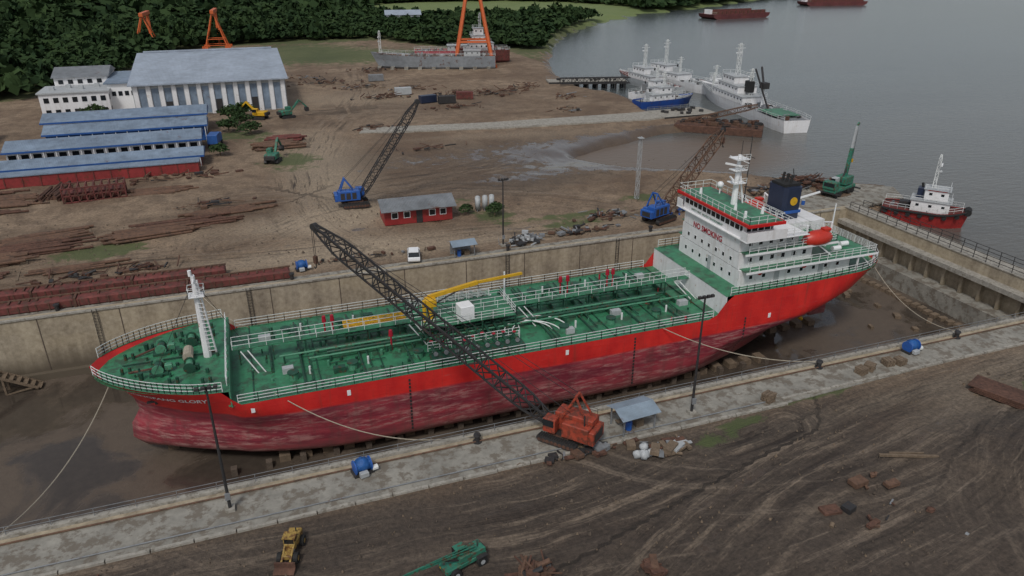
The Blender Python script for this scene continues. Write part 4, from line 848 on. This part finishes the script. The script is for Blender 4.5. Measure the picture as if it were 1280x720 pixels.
c.bx('turret',M_teal,-.4,.9,.05,.8,1.25,2.2,.1); c.bx('radiator_grille',M_dark,-2.33,-2.28,-.55,.55,1.35,1.9); c.cyl('exhaust',M_dark,(-1.6,.2,2.0),(-1.6,.2,2.8),.07,None,6); c.bx('mudguards',M_dark,-2.2,-1.0,-1.3,-.8,1.25,1.32); c.bx('mudguards',M_dark,-2.2,-1.0,.8,1.3,1.25,1.32)
for y in (.2,.6): c.beam('jib',M_teal,(-1.2,y,2.2),(7.5,.4,3.4),.13); c.beam('jib',M_teal,(-1.2,y,2.6),(7.5,.4,3.5),.1)
for k in range(9): t=k/9; c.beam('jib',M_teal,(-1.2+8.7*t,.2+.2*t,2.2+1.2*t),(-.8+8.7*t,.6-.2*t,2.6+.9*t),.06)
c.cyl('ram',M_dark,(.6,.4,1.5),(2.5,.4,2.5),.1,None,6); c.beam('hoist_rope',M_dark,(7.4,.4,3.4),(7.4,.4,1.4),.04); c.box('hook',M_dark,(7.4,.4,1.2),(.25,.25,.4)); c.bx('headlights',M_yellow,2.58,2.64,-.6,-.35,.9,1.1); c.finish()
# ------------------------------------------------------------------ scrap, pipes, piles
def scrap(name,c,rx,ry,h_,n,mats,L=(.8,3.5),rot=0):
    s=B(name,(c[0],c[1],0),rot)
    for i in range(n):
        x=random.gauss(0,.42)*rx;y=random.gauss(0,.42)*ry; zt=max(.05,h_*(1-min(1,(x/rx)**2+(y/ry)**2)))*random.random()
        m=random.choice(mats);k=random.random(); l=random.uniform(*L); a=random.uniform(-.6,.6)+(0 if random.random()<.6 else 1.5); t=random.uniform(-.15,.3)
        p=Vector((x,y,zt+.08)); e=Vector((math.cos(a)*l,math.sin(a)*l,t*l))
        if p.z+e.z<.1: e.z=.1-p.z
        pn='pieces_'+m.name
        if k<.45: s.beam(pn,m,p,p+e,random.uniform(.06,.2))
        elif k<.65: s.cyl(pn,m,p,p+e,random.uniform(.06,.2),None,8)
        elif k<.93: s.box(pn,m,(x,y,zt+random.uniform(.05,.25)),(random.uniform(.4,1.6),random.uniform(.3,1.0),random.uniform(.05,.5)),a)
        else: s.ball(pn,m,(x,y,zt+.15),random.uniform(.15,.4),1,.8,.7,7,.25)
    return s.finish()
RM=[M_rust,M_rust,M_rust3,M_dark]; RG=[M_rust,M_rust3,M_grey,M_dark,M_wood]
def pipes(c,L,n,rows,r,rot,m,name='pipe_stack'):
    s=B(name,(c[0],c[1],0),rot)
    for k in range(rows):
        for i in range(n-k):
            y=(i+k*.5)*2.15*r+random.uniform(-.08,.08); x=random.uniform(-1.5,1.5); l=L*random.uniform(.6,1); s.cyl('pipes',m,(x,y,r+k*1.8*r),(x+l,y+random.uniform(-.35,.35),r+k*1.8*r),r*random.uniform(.7,1.05),None,8)
    for x in (1,L-2): s.bx('sleepers',M_wood,x,x+.3,-r,n*2.1*r,-.1,.05)
    return s.finish()
for (xa,ya,xb,yb,w_,hh) in ((-75,101.4,-5.2,99.8,2.0,1.3),(-75,96.8,3.0,96.4,1.9,1.15)):
    p=B('steel_pontoon'); rt=math.atan2(yb-ya,xb-xa); L=math.hypot(xb-xa,yb-ya); p.loc=(xa,ya,0);p.rot=rt; n=6
    for i in range(n):
        p.box('sections',M_rust2,(L*(i+.5)/n,0,hh/2+.05),(L/n-.25,w_,hh),0,.18)
        p.bx('joints',M_rust,L*i/n-.15,L*i/n+.15,-w_/2-.08,w_/2+.08,0,hh+.15)
    for i in range(70):
        xx=L*i/70+random.uniform(-.3,.3); p.bx('cleats',M_rust,xx,xx+.2,random.uniform(-.6,.3),random.uniform(.3,.7),hh+.05,hh+.22); p.bx('side_stiffeners',M_rust,xx,xx+.12,-w_/2-.06,-w_/2,.1,hh-.1)
    p.beam('top_pipe',M_rust3,(0,w_*.3,hh+.15),(L,w_*.3,hh+.15),.18); p.finish()
for cxx,cyy,L,n,rows,r,rt,m in ((-44,112,14,10,2,.22,.15,M_rust3),(-40,116,16,12,2,.2,.1,M_rust),(-36,121.5,13,9,1,.25,.2,M_rust3),(-22,118,15,10,2,.22,.12,M_rust3),(-18,121.5,16,9,2,.2,.1,M_rust),(-11,126,14,7,1,.25,.15,M_rust3),(-52,145,18,13,1,.25,-.06,M_rust3),(-33,146,9,8,2,.25,1.45,M_rust),(-22,143.5,12,9,1,.22,0,M_rust3),(-50,138,12,8,1,.2,.1,M_rust),(2,171,11,9,2,.3,.05,M_rust3),(5,178,8,7,2,.3,.0,M_rust2),(-46,106,16,8,1,.2,.12,M_rust),(-30,108,12,6,1,.2,.08,M_rust3),(-56,150,16,8,1,.25,0,M_rust)):
    pipes((cxx,cyy),L,n,rows,r,rt,m)
p=B('steel_truss_section',(-32,143,0),R(5))
for x in np.arange(0,10.1,1.25):
    for y in (0,4): p.beam('frames',M_rust2,(x,y,0),(x,y,2.6),.22)
    p.beam('frames',M_rust2,(x,0,2.6),(x,4,2.6),.2)
    if x<10:
        for y in (0,4): p.beam('braces',M_rust,(x,y,0),(x+1.25,y,2.6),.14)
for y in (0,4):
    for z in (.1,1.3,2.6): p.beam('frames',M_rust2,(0,y,z),(10,y,z),.22)
p.bx('plates',M_rust2,0,10,.5,3.5,.3,1.6); p.finish()
for a in ((28,262,14,6,1.2,50,RM),(36,250,8,4,1.0,36,RG),(40,228,10,4,1.4,50,RM),(52,240,9,4,1.2,40,RG),(62,226,8,4,1.5,40,RM),(75,222,12,5,2,70,RM),(88,232,8,4,1.5,40,RM),(58,205,10,3,1.0,30,RM),(30,186,6,2.5,.8,24,RM),(86,190,7,3,1,24,RG),(95,210,6,4,1,24,RG),(45,285,14,4,1.5,40,RM),(20,275,9,4,1.5,30,RG),(37,160,8,2.5,.6,16,RM)):
    scrap('scrap_heap',a[:2],*a[2:6],a[6])
scrap('scrap_heap',(96.5,107,0),8,3.0,2.2,150,RM); scrap('scrap_heap',(89,106,0),5,2,1.0,40,RG)
scrap('scrap_heap',(37,97.6),3.2,1.5,1.6,60,[M_grey,M_lgrey,M_dark],(.5,1.8)); scrap('scrap_heap',(47,99),7,1.6,.8,40,RG,(.6,2)); scrap('scrap_heap',(55,104),6,3,.8,40,[M_grey,M_dark,M_rust],(.6,2.0)); scrap('scrap_heap',(68,101),5,2,1.0,40,[M_grey,M_blue,M_rust],(.6,2.0))
scrap('scrap_heap',(14.6,35.6),1.6,.9,1.1,60,RM,(.4,1.5)); scrap('scrap_heap',(22.7,33.2),.8,.6,.7,24,RM,(.3,.8)); scrap('scrap_heap',(-16,44.5),1.6,.9,.7,26,[M_wood,M_lgrey,M_rust],(.3,1.0)); scrap('scrap_heap',(31,45.2),2.4,.9,.4,40,[M_grey,M_lgrey,M_rust,M_wood],(.3,1.0)); scrap('scrap_heap',(24,47.2),6,.7,.3,46,RG,(.2,.9)); scrap('scrap_heap',(42,33),9,4,.1,16,RG,(.2,.7)); scrap('scrap_heap',(0,36),9,4,.1,16,RG,(.2,.7))
scrap('scrap_heap',(-27,164),6,1.5,.8,24,RG); scrap('scrap_heap',(-14,154),10,3,.7,36,RM); scrap('scrap_heap',(-8,134),8,2,.4,20,RM); scrap('scrap_heap',(12,99.5),9,1.2,.4,30,RG,(.3,1.0)); scrap('scrap_heap',(-20,106),12,1.5,.4,50,RM)
p=B('steel_plate_stack',(67.5,40,-.1),R(-68))
for i in range(5): p.box('plates',M_rust,(random.uniform(-.3,.3),random.uniform(-.2,.2),.15+i*.14),(8,2.8,.1),random.uniform(-.05,.05))
p.bx('bearers',M_wood,-3.5,-3.1,-1.7,1.7,-.2,.1); p.bx('bearers2',M_wood,3.1,3.5,-1.7,1.7,-.2,.1); p.finish()
p=B('timber_beam',(48,38,.1),R(-24)); p.beam('beam',M_wood,(0,0,.1),(5,0,.2),.22); p.beam('beam',M_wood,(1,.4,.1),(4,.55,.1),.14); p.finish()
def timber(loc,n=3,rot=0):
    p=B('timber_block_stack',loc,rot,.72)
    for k in range(n):
        for i in range(3):
            if k%2: p.box('blocks',M_wood,(random.uniform(-.1,.1),(i-1)*.45,.18+k*.33),(1.5,.38,.3),random.uniform(-.05,.05))
            else: p.box('blocks',M_wood,((i-1)*.5,0,.18+k*.33),(.4,1.4,.3),random.uniform(-.05,.05))
    p.finish()
timber((57,49.6,.06),3,.2); timber((58.4,49.9,.06),3,.5); timber((44.5,48.6,.0),4,.3); timber((61,50,.06),3,-.1); timber((62.3,49.7,.06),3,.1)
for x in (15.6,53.6,73.1,-24,95):
    p=B('mooring_bollard',(x,52.0,.06)); p.cyl('post',M_dark,(0,0,0),(0,0,.7),.22,.26,12); p.cyl('cap',M_dark,(0,0,.7),(0,0,.88),.36,.3,12); p.cyl('base',M_dark,(0,0,0),(0,0,.12),.42,None,12); p.finish()
for x in (3,34,58,80,-25):
    p=B('mooring_bollard',(x,95.2,.05)); p.cyl('post',M_dark,(0,0,0),(0,0,.7),.22,.26,10); p.cyl('cap',M_dark,(0,0,.7),(0,0,.9),.36,None,10); p.finish()
def capstan(x,y,rot=0):
    p=B('mooring_winch',(x,y,.06),rot,.8); p.bx('bed',M_dark,-1.1,1.1,-.7,.7,0,.3); p.cyl('drum',M_bluet,(-.8,0,.9),(.8,0,.9),.62,None,14)
    for e in (-.85,.85): p.cyl('flanges',M_blue,(e-.06,0,.9),(e+.06,0,.9),.8,None,14)
    p.ball('tarpaulin',M_bluet,(0,0,1.0),.9,1.0,.9,.85,16,.12); p.bx('motor',M_lgrey,-.6,.3,-1.2,-.65,.1,.7,.06); p.cyl('roller',M_rail,(.9,-.5,.5),(1.5,-.5,.5),.3,None,8); p.finish()
capstan(5.2,51.3,.2); capstan(65.6,51.4,.1); capstan(4.6,98.2,.1); capstan(72,97.4,.1)
p=B('bulk_bag_pile',(28.6,44.9,0),0,.8)
for x,y,z,r in ((0,0,.45,.6),(.9,.2,.4,.5),(.3,.6,1.0,.5),(-.6,.4,.35,.5)): p.ball('bags',M_lgrey,(x,y,z),r,1,.9,.95,12,.2)
p.finish()
for x,y in ((-48,163),(90,98),(20,98.8)):
    p=B('oil_drum',(x,y,0)); p.cyl('shell',M_blue,(0,0,0),(0,0,.9),.3,None,12); p.cyl('rim',M_lgrey,(0,0,.88),(0,0,.93),.32,None,12); p.finish()
p=B('dock_edge_railing'); p.rail('rail',M_grey,[(-60,52.75,.38),(95,52.75,.38)],.7,3,.03,2); p.finish()
p=B('dock_service_pipe'); p.path('pipe',M_rust3,[(-60,51.9,.2),(95,51.9,.2)],.08); p.path('pipe2',M_grey,[(-60,48.6,.15),(44,48.4,.15)],.06); p.finish()
def rope(a,b,sag,name='mooring_rope',r=.05):
    p=B(name); a=Vector(a);b=Vector(b); pts=[]
    for i in range(19):
        t=i/18; q=a.lerp(b,t); q.z-=sag*4*t*(1-t); pts.append(q)
    p.path('rope',M_rope,pts,r,5); p.finish()
rope((-15.8,70.6,2.3),(-21.5,53.0,.5),1.6); rope((-1,65.4,.8),(15.6,52,.8),2.4); rope((42,64.3,.8),(53.6,52,.8),1.2); rope((-3,81,.8),(-9,95,.5),.9); rope((60,81.2,3.6),(68,95.2,.5),.8); rope((74.5,67.8,4),(73.1,52.2,.8),2.0)
def debris():
    s=B('scattered_stones')
    for i in range(3000):
        if i<2100: x=random.uniform(-30,90);y=random.uniform(24,47)
        else: x=random.uniform(-50,100);y=random.uniform(99,135)
        if x>90 and y>115: continue
        r=random.uniform(.04,.12)*(1.5 if y>90 else 1); r*=1.9 if random.random()<.04 else 1; z=-.05; a=random.random()*6.28
        vs=[(x+r*math.cos(a+k*1.57)*random.uniform(.6,1.2),y+r*math.sin(a+k*1.57)*random.uniform(.6,1.2),z) for k in range(4)]+[(x+random.uniform(-.3,.3)*r,y+random.uniform(-.3,.3)*r,.06+r*random.uniform(.5,1.0))]
        m=(M_stone,M_stone,M_wood)[i%3]; s.add('stones_'+m.name,m,vs,[(0,1,4),(1,2,4),(2,3,4),(3,0,4)])
    s.finish()
debris()
# ------------------------------------------------------------------ vessels on the river
def vessel(name,loc,rot,L,W_,D,hm,tiers=(),masts=(),deckm=None,funnel=None,extra=None,sc=1):
    v=B(name,loc,rot,sc); n=22; vs=[];fs=[]; lev=[(-.6,.80),(0.0,.88),(D*.5,.95),(D,1.0)]
    def hb(t,k):
        f=1.0 if t<.62 else max(0,(1-((t-.62)/.38)**2.0))**(.85 if k==3 else 1.1)
        return W_/2*f*min(1,.82+t*1.8)*lev[k][1]
    def zz(t,k): return lev[k][0]+ (max(0,t-.55)**2*D*1.6 if k>=2 else 0)*(lev[k][0]/D)
    for sd_ in (-1,1):
        o_=len(vs)
        for i in range(n+1):
            t=i/n
            for k in range(4): vs.append((-L/2+L*t*(1-.03*(3-k)*(t>.6)),sd_*hb(t,k),zz(t,k)))
        for i in range(n):
            for k in range(3):
                q=(o_+i*4+k,o_+(i+1)*4+k,o_+(i+1)*4+k+1,o_+i*4+k+1); fs.append(q if sd_<0 else q[::-1])
    o_=(n+1)*4
    for k in range(3): fs.append((k,k+1,o_+k+1,o_+k))
    v.add('hull',hm,vs,fs,False)
    dv=[];df=[]
    for i in range(n+1):
        t=i/n; dv+=[(-L/2+L*t,-hb(t,3)*.97,zz(t,3)-.35),(-L/2+L*t,hb(t,3)*.97,zz(t,3)-.35)]
    for i in range(n): df.append((2*i,2*i+2,2*i+3,2*i+1))
    v.add('deck',deckm or M_grey,dv,df)
    for sd_ in (-1,1): v.rail('railings',M_rail,[(-L/2+L*i/n,sd_*hb(i/n,3)*.98,zz(i/n,3)) for i in range(0,n,2)],1.0,3,.05,2)
    z=D-.35
    for (xa,xb,wf,h_,m) in tiers:
        w2=W_*wf/2; v.bx('superstructure_'+m.name,m,xa*L,xb*L,-w2,w2,z,z+h_,.08)
        nw=max(2,int((xb-xa)*L/1.9))
        for i in range(nw):
            x=xa*L+(xb-xa)*L*(i+.5)/nw
            for y in (-w2,w2): v.bx('windows',M_glass,x-.28,x+.28,y-.04,y+.04,z+h_*.5,z+h_*.72)
        v.bx('windows',M_glass,xb*L-.02,xb*L+.04,-w2*.85,w2*.85,z+h_*.55,z+h_*.78)
        z+=h_; v.bx('deck_edges',M_lgrey,xa*L-.3,xb*L+.3,-w2-.3,w2+.3,z,z+.1); v.rail('upper_rails',M_rail,[(xa*L,-w2-.2,z+.1),(xb*L,-w2-.2,z+.1),(xb*L,w2+.2,z+.1)],.9,2,.045,2); z+=.1
    for (x,z0,z1,w_) in masts:
        v.lattice('masts',M_rail,(x*L,0,z0),(x*L,0,z1),w_,w_*.7,w_*.3,8,.11,.07); v.beam('yards',M_rail,(x*L,-1.6,z1*.85+z0*.15),(x*L,1.6,z1*.85+z0*.15),.1); v.beam('yards',M_rail,(x*L,-1,z1*.95+z0*.05),(x*L,1,z1*.95+z0*.05),.08); v.ball('radome',M_lgrey,(x*L+.5,0,z0*.5+z1*.5),.35); v.box('radar',M_whitec,(x*L+.5,0,z0*.3+z1*.7),(.25,2.0,.25))
    rr=random.Random(len(name)*7+int(L))
    for i in range(int(L*.9)):
        t=rr.uniform(.04,.8); x=-L/2+L*t; y=rr.uniform(-.8,.8)*hb(t,3); m=rr.choice((M_dark,M_grey,M_rust,M_lgrey,M_yellow if i%9==0 else M_grey)); v.box('deck_gear_'+m.name,m,(x,y,zz(t,3)-.1),(rr.uniform(.4,1.6),rr.uniform(.3,1),rr.uniform(.3,1.4)),rr.random()*3)
    if funnel:
        v.bx('funnels',funnel[3],funnel[0]*L,funnel[0]*L+funnel[1],-.9,.9,funnel[2]-3.2,funnel[2],.15); v.cyl('exhausts',M_black,(funnel[0]*L+.8,0,funnel[2]),(funnel[0]*L+.6,0,funnel[2]+.8),.25,None,8)
    if extra: extra(v,L,W_,D)
    return v.finish()
WZ=-2.0
tughull=mat('tug_hull_red',(.30,.022,.02),.55,.3,.6,rust=.25,rustcol=(.07,.02,.02))
def tugx(v,L,W_,D):
    n=22
    for sd_ in (-1,1):
        pts=[]
        for i in range(n+1):
            t=i/n; f=1.0 if t<.62 else max(0,(1-((t-.62)/.38)**2.0))**.85; pts.append((-L/2+L*t,sd_*(W_/2*f*min(1,.82+t*1.8)+.12),D*.9+max(0,t-.55)**2*D*1.5))
        v.path('rubber_fender',M_black,pts,.24,6)
        for i in range(1,n,3):
            p=pts[i]; v.cyl('tyres',M_black,(p[0],p[1]-.1,p[2]-.5),(p[0],p[1]+.12*sd_+.1,p[2]-.5),.45,None,10)
    v.cyl('bow_fender',M_black,(L/2-.5,-1.2,D*1.15),(L/2-.5,1.2,D*1.15),.7,None,10)
    v.bx('red_roof',M_red,-.02*L,.2*L,-1.9,1.9,7.06,7.2); v.bx('towing_winch',M_dark,-.32*L,-.2*L,-.9,.9,D-.3,D+.9); v.path('tow_hook',M_dark,[(-.18*L,0,D),(-.22*L,0,D+.8)],.2)
vessel('tug_boat',(107.6,88.2,WZ),R(-52),15.5,6.8,3.0,tughull,tiers=((-.18,.26,.66,2.3,M_white),(-.05,.22,.52,2.2,M_white)),masts=((.03,7.2,14,.7),),deckm=M_rust2,funnel=(-.14,1.2,7.2,M_navy),extra=tugx,sc=.85)
def tender(v,L,W_,D):
    v.cyl('crane_post',M_whitec,(-.18*L,0,D),(-.18*L,0,D+5),.4,.3,10); v.beam('crane_jib',M_dark,(-.18*L,0,D+5),(-.04*L,-3,D+9.5),.5); v.bx('helideck',M_deck,-.42*L,-.26*L,-W_*.40,W_*.40,D+.2,D+.35); v.bx('crane_cab',M_dark,-.2*L,-.16*L,-.9,.9,D+5,D+6.6)
    v.beam('aft_derrick',M_dark,(-.24*L,0,D),(-.14*L,2,D+10),.35)
vessel('patrol_ship',(138.8,182,WZ),R(80),60,9.0,3.2,M_white,tiers=((-.10,.24,.80,2.2,M_white),(-.02,.2,.66,2.1,M_white),(.05,.18,.5,2.0,M_white)),masts=((.10,9.2,18.5,1.3),(-.05,5,12.5,.9),(.36,3,8,.6)),deckm=M_grey,funnel=(-.06,2.6,9.0,M_black),extra=tender)
vessel('patrol_ship',(144,232,WZ),R(98),44,8,2.8,M_white,tiers=((-.18,.22,.8,2.1,M_white),(-.02,.18,.62,2.0,M_white)),masts=((.06,6.7,15,1.0),(-.12,4,10,.6)),deckm=M_lgrey,funnel=(-.1,2.0,6.5,M_lgrey))
vessel('patrol_ship',(134,231,WZ),R(92),38,7,2.6,M_lgrey,tiers=((-.2,.2,.8,2.0,M_white),(-.05,.15,.6,2.0,M_white)),masts=((.04,6.5,14,1.0),),deckm=M_rust2,funnel=(-.15,1.8,6,M_lgrey))
vessel('work_boat',(122,198,WZ),R(6),21,6,2.1,M_bluehull,tiers=((-.3,.1,.7,1.9,M_white),(-.15,.05,.5,1.8,M_white)),masts=((-.04,5.2,10,.7),),deckm=M_grey,funnel=(-.32,1.0,4.4,M_lgrey))
vessel('work_boat',(127,212,WZ),R(12),22,6,2.1,M_white,tiers=((-.25,.15,.7,2.0,M_white),(-.12,.1,.5,1.9,M_white)),masts=((0,5.8,11,.8),),deckm=M_lgrey,funnel=(-.28,1.2,5,M_grey),sc=.9)
vessel('work_boat',(151,216,WZ),R(85),20,5.5,2.0,M_rust2,tiers=((-.3,.05,.7,2.0,M_white),(-.2,.0,.5,1.8,M_whitec)),masts=((-.1,5.6,9.5,.6),),deckm=M_rust2,sc=.9)
p=B('work_pontoon',(116,161,WZ),R(-40)); p.box('deck_barge',M_rust,(0,0,.9),(22,8,2.0),0,.15)
for i in range(60): m=random.choice((M_rust3,M_dark,M_rust)); p.box('deck_gear_'+m.name,m,(random.uniform(-10,10),random.uniform(-3.4,3.4),2.0+random.random()*.6),(random.uniform(.4,2.4),random.uniform(.3,1.2),random.uniform(.3,1.3)),random.random()*3)
p.rail('railings',M_rust3,[(-11,-4,2),(11,-4,2)],1,2,.05,2); p.lattice('pontoon_boom',M_rust3,(-8,0,2),(9,1,7),1,1.2,.7,14,.14,.1); p.finish()
def jetty(c_,size,rot,z,rows):
    j=B('jetty',(c_[0],c_[1],0),rot); w_,d_=size; j.bx('deck',M_concd,-w_/2,w_/2,-d_/2,d_/2,z-.5,z); j.bx('fascia',M_dark,-w_/2,w_/2,-d_/2-.1,-d_/2,z-.9,z-.05)
    for i in range(rows):
        x=-w_/2+.5+(w_-1)*i/(rows-1)
        for y in (-d_/2+.4,0,d_/2-.4): j.cyl('piles',M_dark,(x,y,-6),(x,y,z-.5),.35,None,8)
    for i in range(14): j.box('deck_clutter',M_dark,(random.uniform(-w_/2+1,w_/2-1),random.uniform(-d_/2+1,d_/2-1),z+.3),(random.uniform(.4,1.6),random.uniform(.4,1),.6),random.random()*3)
    j.rail('rail',M_grey,[(-w_/2,d_/2-.2,z),(w_/2,d_/2-.2,z)],1,2,.05,2); j.finish()
jetty((114.5,176.3),(17,9.5),R(0),.35,7); jetty((113,235.5),(27,7),R(-14),.6,9)
p=B('jetty_truss'); p.lattice('truss',M_dark,(101,230.5,1.6),(124,224.5,1.6),1.8,1.8,1.8,12,.22,.14); p.finish()
def barge(loc,rot,L,W_=16,h=3.4):
    p=B('cargo_barge',loc,rot); p.prism('hull',mat('barge_red',(.13,.035,.035),.7,.4,.1,rust=.3),[(-L/2,h),(-L/2+1,h*.4),(-L/2+5,-.5),(L/2-5,-.5),(L/2-1,h*.4),(L/2,h)],-W_/2,W_/2)
    p.bx('coaming_near',M_rust2,-L*.42,L*.42,-W_/2+.6,-W_/2+1,h,h+2.2); p.bx('coaming_far',M_rust2,-L*.42,L*.42,W_/2-1,W_/2-.6,h,h+2.2); p.bx('cargo',M_rust3,-L*.41,L*.41,-W_/2+1,W_/2-1,h-.1,h+.6)
    for x in np.arange(-L*.42,L*.42,4): p.bx('coaming_stays',M_rust,x,x+.5,-W_/2+.3,-W_/2+.6,h,h+2.1)
    p.bx('deckhouse',M_white,-L*.48,-L*.44,-3,3,h,h+3); p.finish()
barge((348,480,WZ),R(7),54); barge((520,573,WZ),R(-8),62)
greyh=mat('grey_hull',(.24,.26,.28),.6,.25,.2,rust=.25)
vessel('slipway_ship',(72,287,.8),R(-18+180),48,9,4.0,greyh,tiers=((-.38,-.25,.7,2.2,M_lgrey),),masts=((.42,5,13,1.0),),deckm=M_rust3)
vessel('tug_boat',(95,297,1.0),R(170),22,8,4.0,M_rust2,tiers=((-.2,.25,.8,3,M_white),(-.1,.2,.7,2.8,M_white),(-.02,.16,.55,2.6,M_white)),masts=((.03,12,18,1),),deckm=M_rust2)
vessel('slipway_ship',(86,304,1.0),R(-12),34,8,3.4,M_dred,tiers=((-.1,.2,.6,2.2,M_lgrey),),deckm=M_rust3)
p=B('ship_cradle')
for k in range(9): p.box('blocks',M_conc,(52+k*5,292-k*1.6,.2),(1.5,8,1.4),R(-18))
p.finish()
def gantry(name,loc,rot,h_,spread,depth,leg,gird):
    p=B(name,loc,rot)
    for y in (-depth/2,depth/2):
        for sx in (-1,1):
            p.cyl('legs',M_orange2,(sx*spread/2,y,0),(sx*leg,y*.35,h_),leg*.75,leg*.6,6); p.bx('bogies',M_orange2,sx*spread/2-1.3,sx*spread/2+1.3,y-.6,y+.6,0,1.2)
        p.beam('ties',M_orange2,(-spread/2*.72,y*.85,h_*.28),(spread/2*.72,y*.85,h_*.28),leg*.7); p.beam('sills',M_orange2,(-spread/2,y,1.5),(spread/2,y,1.5),leg*.6)
    p.beam('head',M_orange2,(0,-depth*.3,h_),(0,depth*.3,h_),leg*2.0)
    if gird: p.box('main_girder',M_orange2,(0,gird/2-3,h_+1),(1.6,gird,1.6),0,.1); p.bx('far_leg',M_orange2,-.6,.6,gird-6,gird-4.9,0,h_)
    p.finish()
gantry('goliath_gantry_crane',(88.5,287,0),R(-16),34,15,12,1.0,0)
gantry('gantry_crane',(-36,378,0),R(-5),15,11,8,.45,18); gantry('gantry_crane',(-7,387,0),R(-5),15,10,8,.45,18)
w=B('storage_building',(100,470,0),R(-10)); w.bx('walls',M_whitec,-10,10,-6,6,0,7); w.add('roof',bluegrey,[(-11,-7,7),(11,-7,7),(11,0,9.5),(-11,0,9.5),(-11,7,7),(11,7,7)],[(0,1,2,3),(3,2,5,4)]); w.finish()
for x,y,c_ in ((48,232,M_lgrey),(52,216,M_navy),(57,213,M_dark),(64,218,M_rust2),(45,262,M_grey),(5,262,M_lgrey),(9,268,M_rust2)):
    p=B('shipping_container',(x,y,0),random.uniform(-.3,.3),.85); p.bx('box',c_,-3,3,-1.2,1.2,.1,2.6,.05)
    for i in range(12): p.bx('corrugation',c_,-2.8+i*.48,-2.6+i*.48,-1.26,-1.2,.3,2.4)
    p.bx('door_bars',M_lgrey,3.0,3.05,-.6,-.5,.3,2.4); p.finish()
# ------------------------------------------------------------------ light and camera
wd=bpy.data.worlds.new('World'); scene.world=wd; wd.use_nodes=True; nt=wd.node_tree
bg=nt.nodes['Background']; sk=nn(nt,'ShaderNodeTexSky'); sk.sky_type='NISHITA'; sk.sun_disc=False
az=R(215); el=R(52); sk.sun_elevation=el; sk.sun_rotation=az; sk.dust_density=2.0; sk.air_density=1.0; sk.ozone_density=1.0
hs=nn(nt,'ShaderNodeHueSaturation'); hs.inputs['Saturation'].default_value=.42; nt.links.new(sk.outputs[0],hs.inputs['Color']); nt.links.new(hs.outputs[0],bg.inputs['Color']); bg.inputs['Strength'].default_value=.10
sl=bpy.data.lights.new('sun','SUN'); sl.energy=1.5; sl.angle=R(10); sl.color=(1,.96,.9); so=bpy.data.objects.new('sun',sl); scene.collection.objects.link(so)
dv=Vector((math.sin(az)*math.cos(el),math.cos(az)*math.cos(el),math.sin(el))); so.rotation_euler=dv.to_track_quat('Z','Y').to_euler()
cam=bpy.data.cameras.new('camera'); cam.sensor_width=36; cam.lens=18/(640/914); cam.clip_end=8000; cam.clip_start=.5
co=bpy.data.objects.new('camera',cam); scene.collection.objects.link(co); co.location=(0,0,40); co.rotation_euler=(R(65.5),0,R(-20)); scene.camera=co
scene.view_settings.view_transform='Standard'; scene.view_settings.look='None'; scene.view_settings.exposure=0
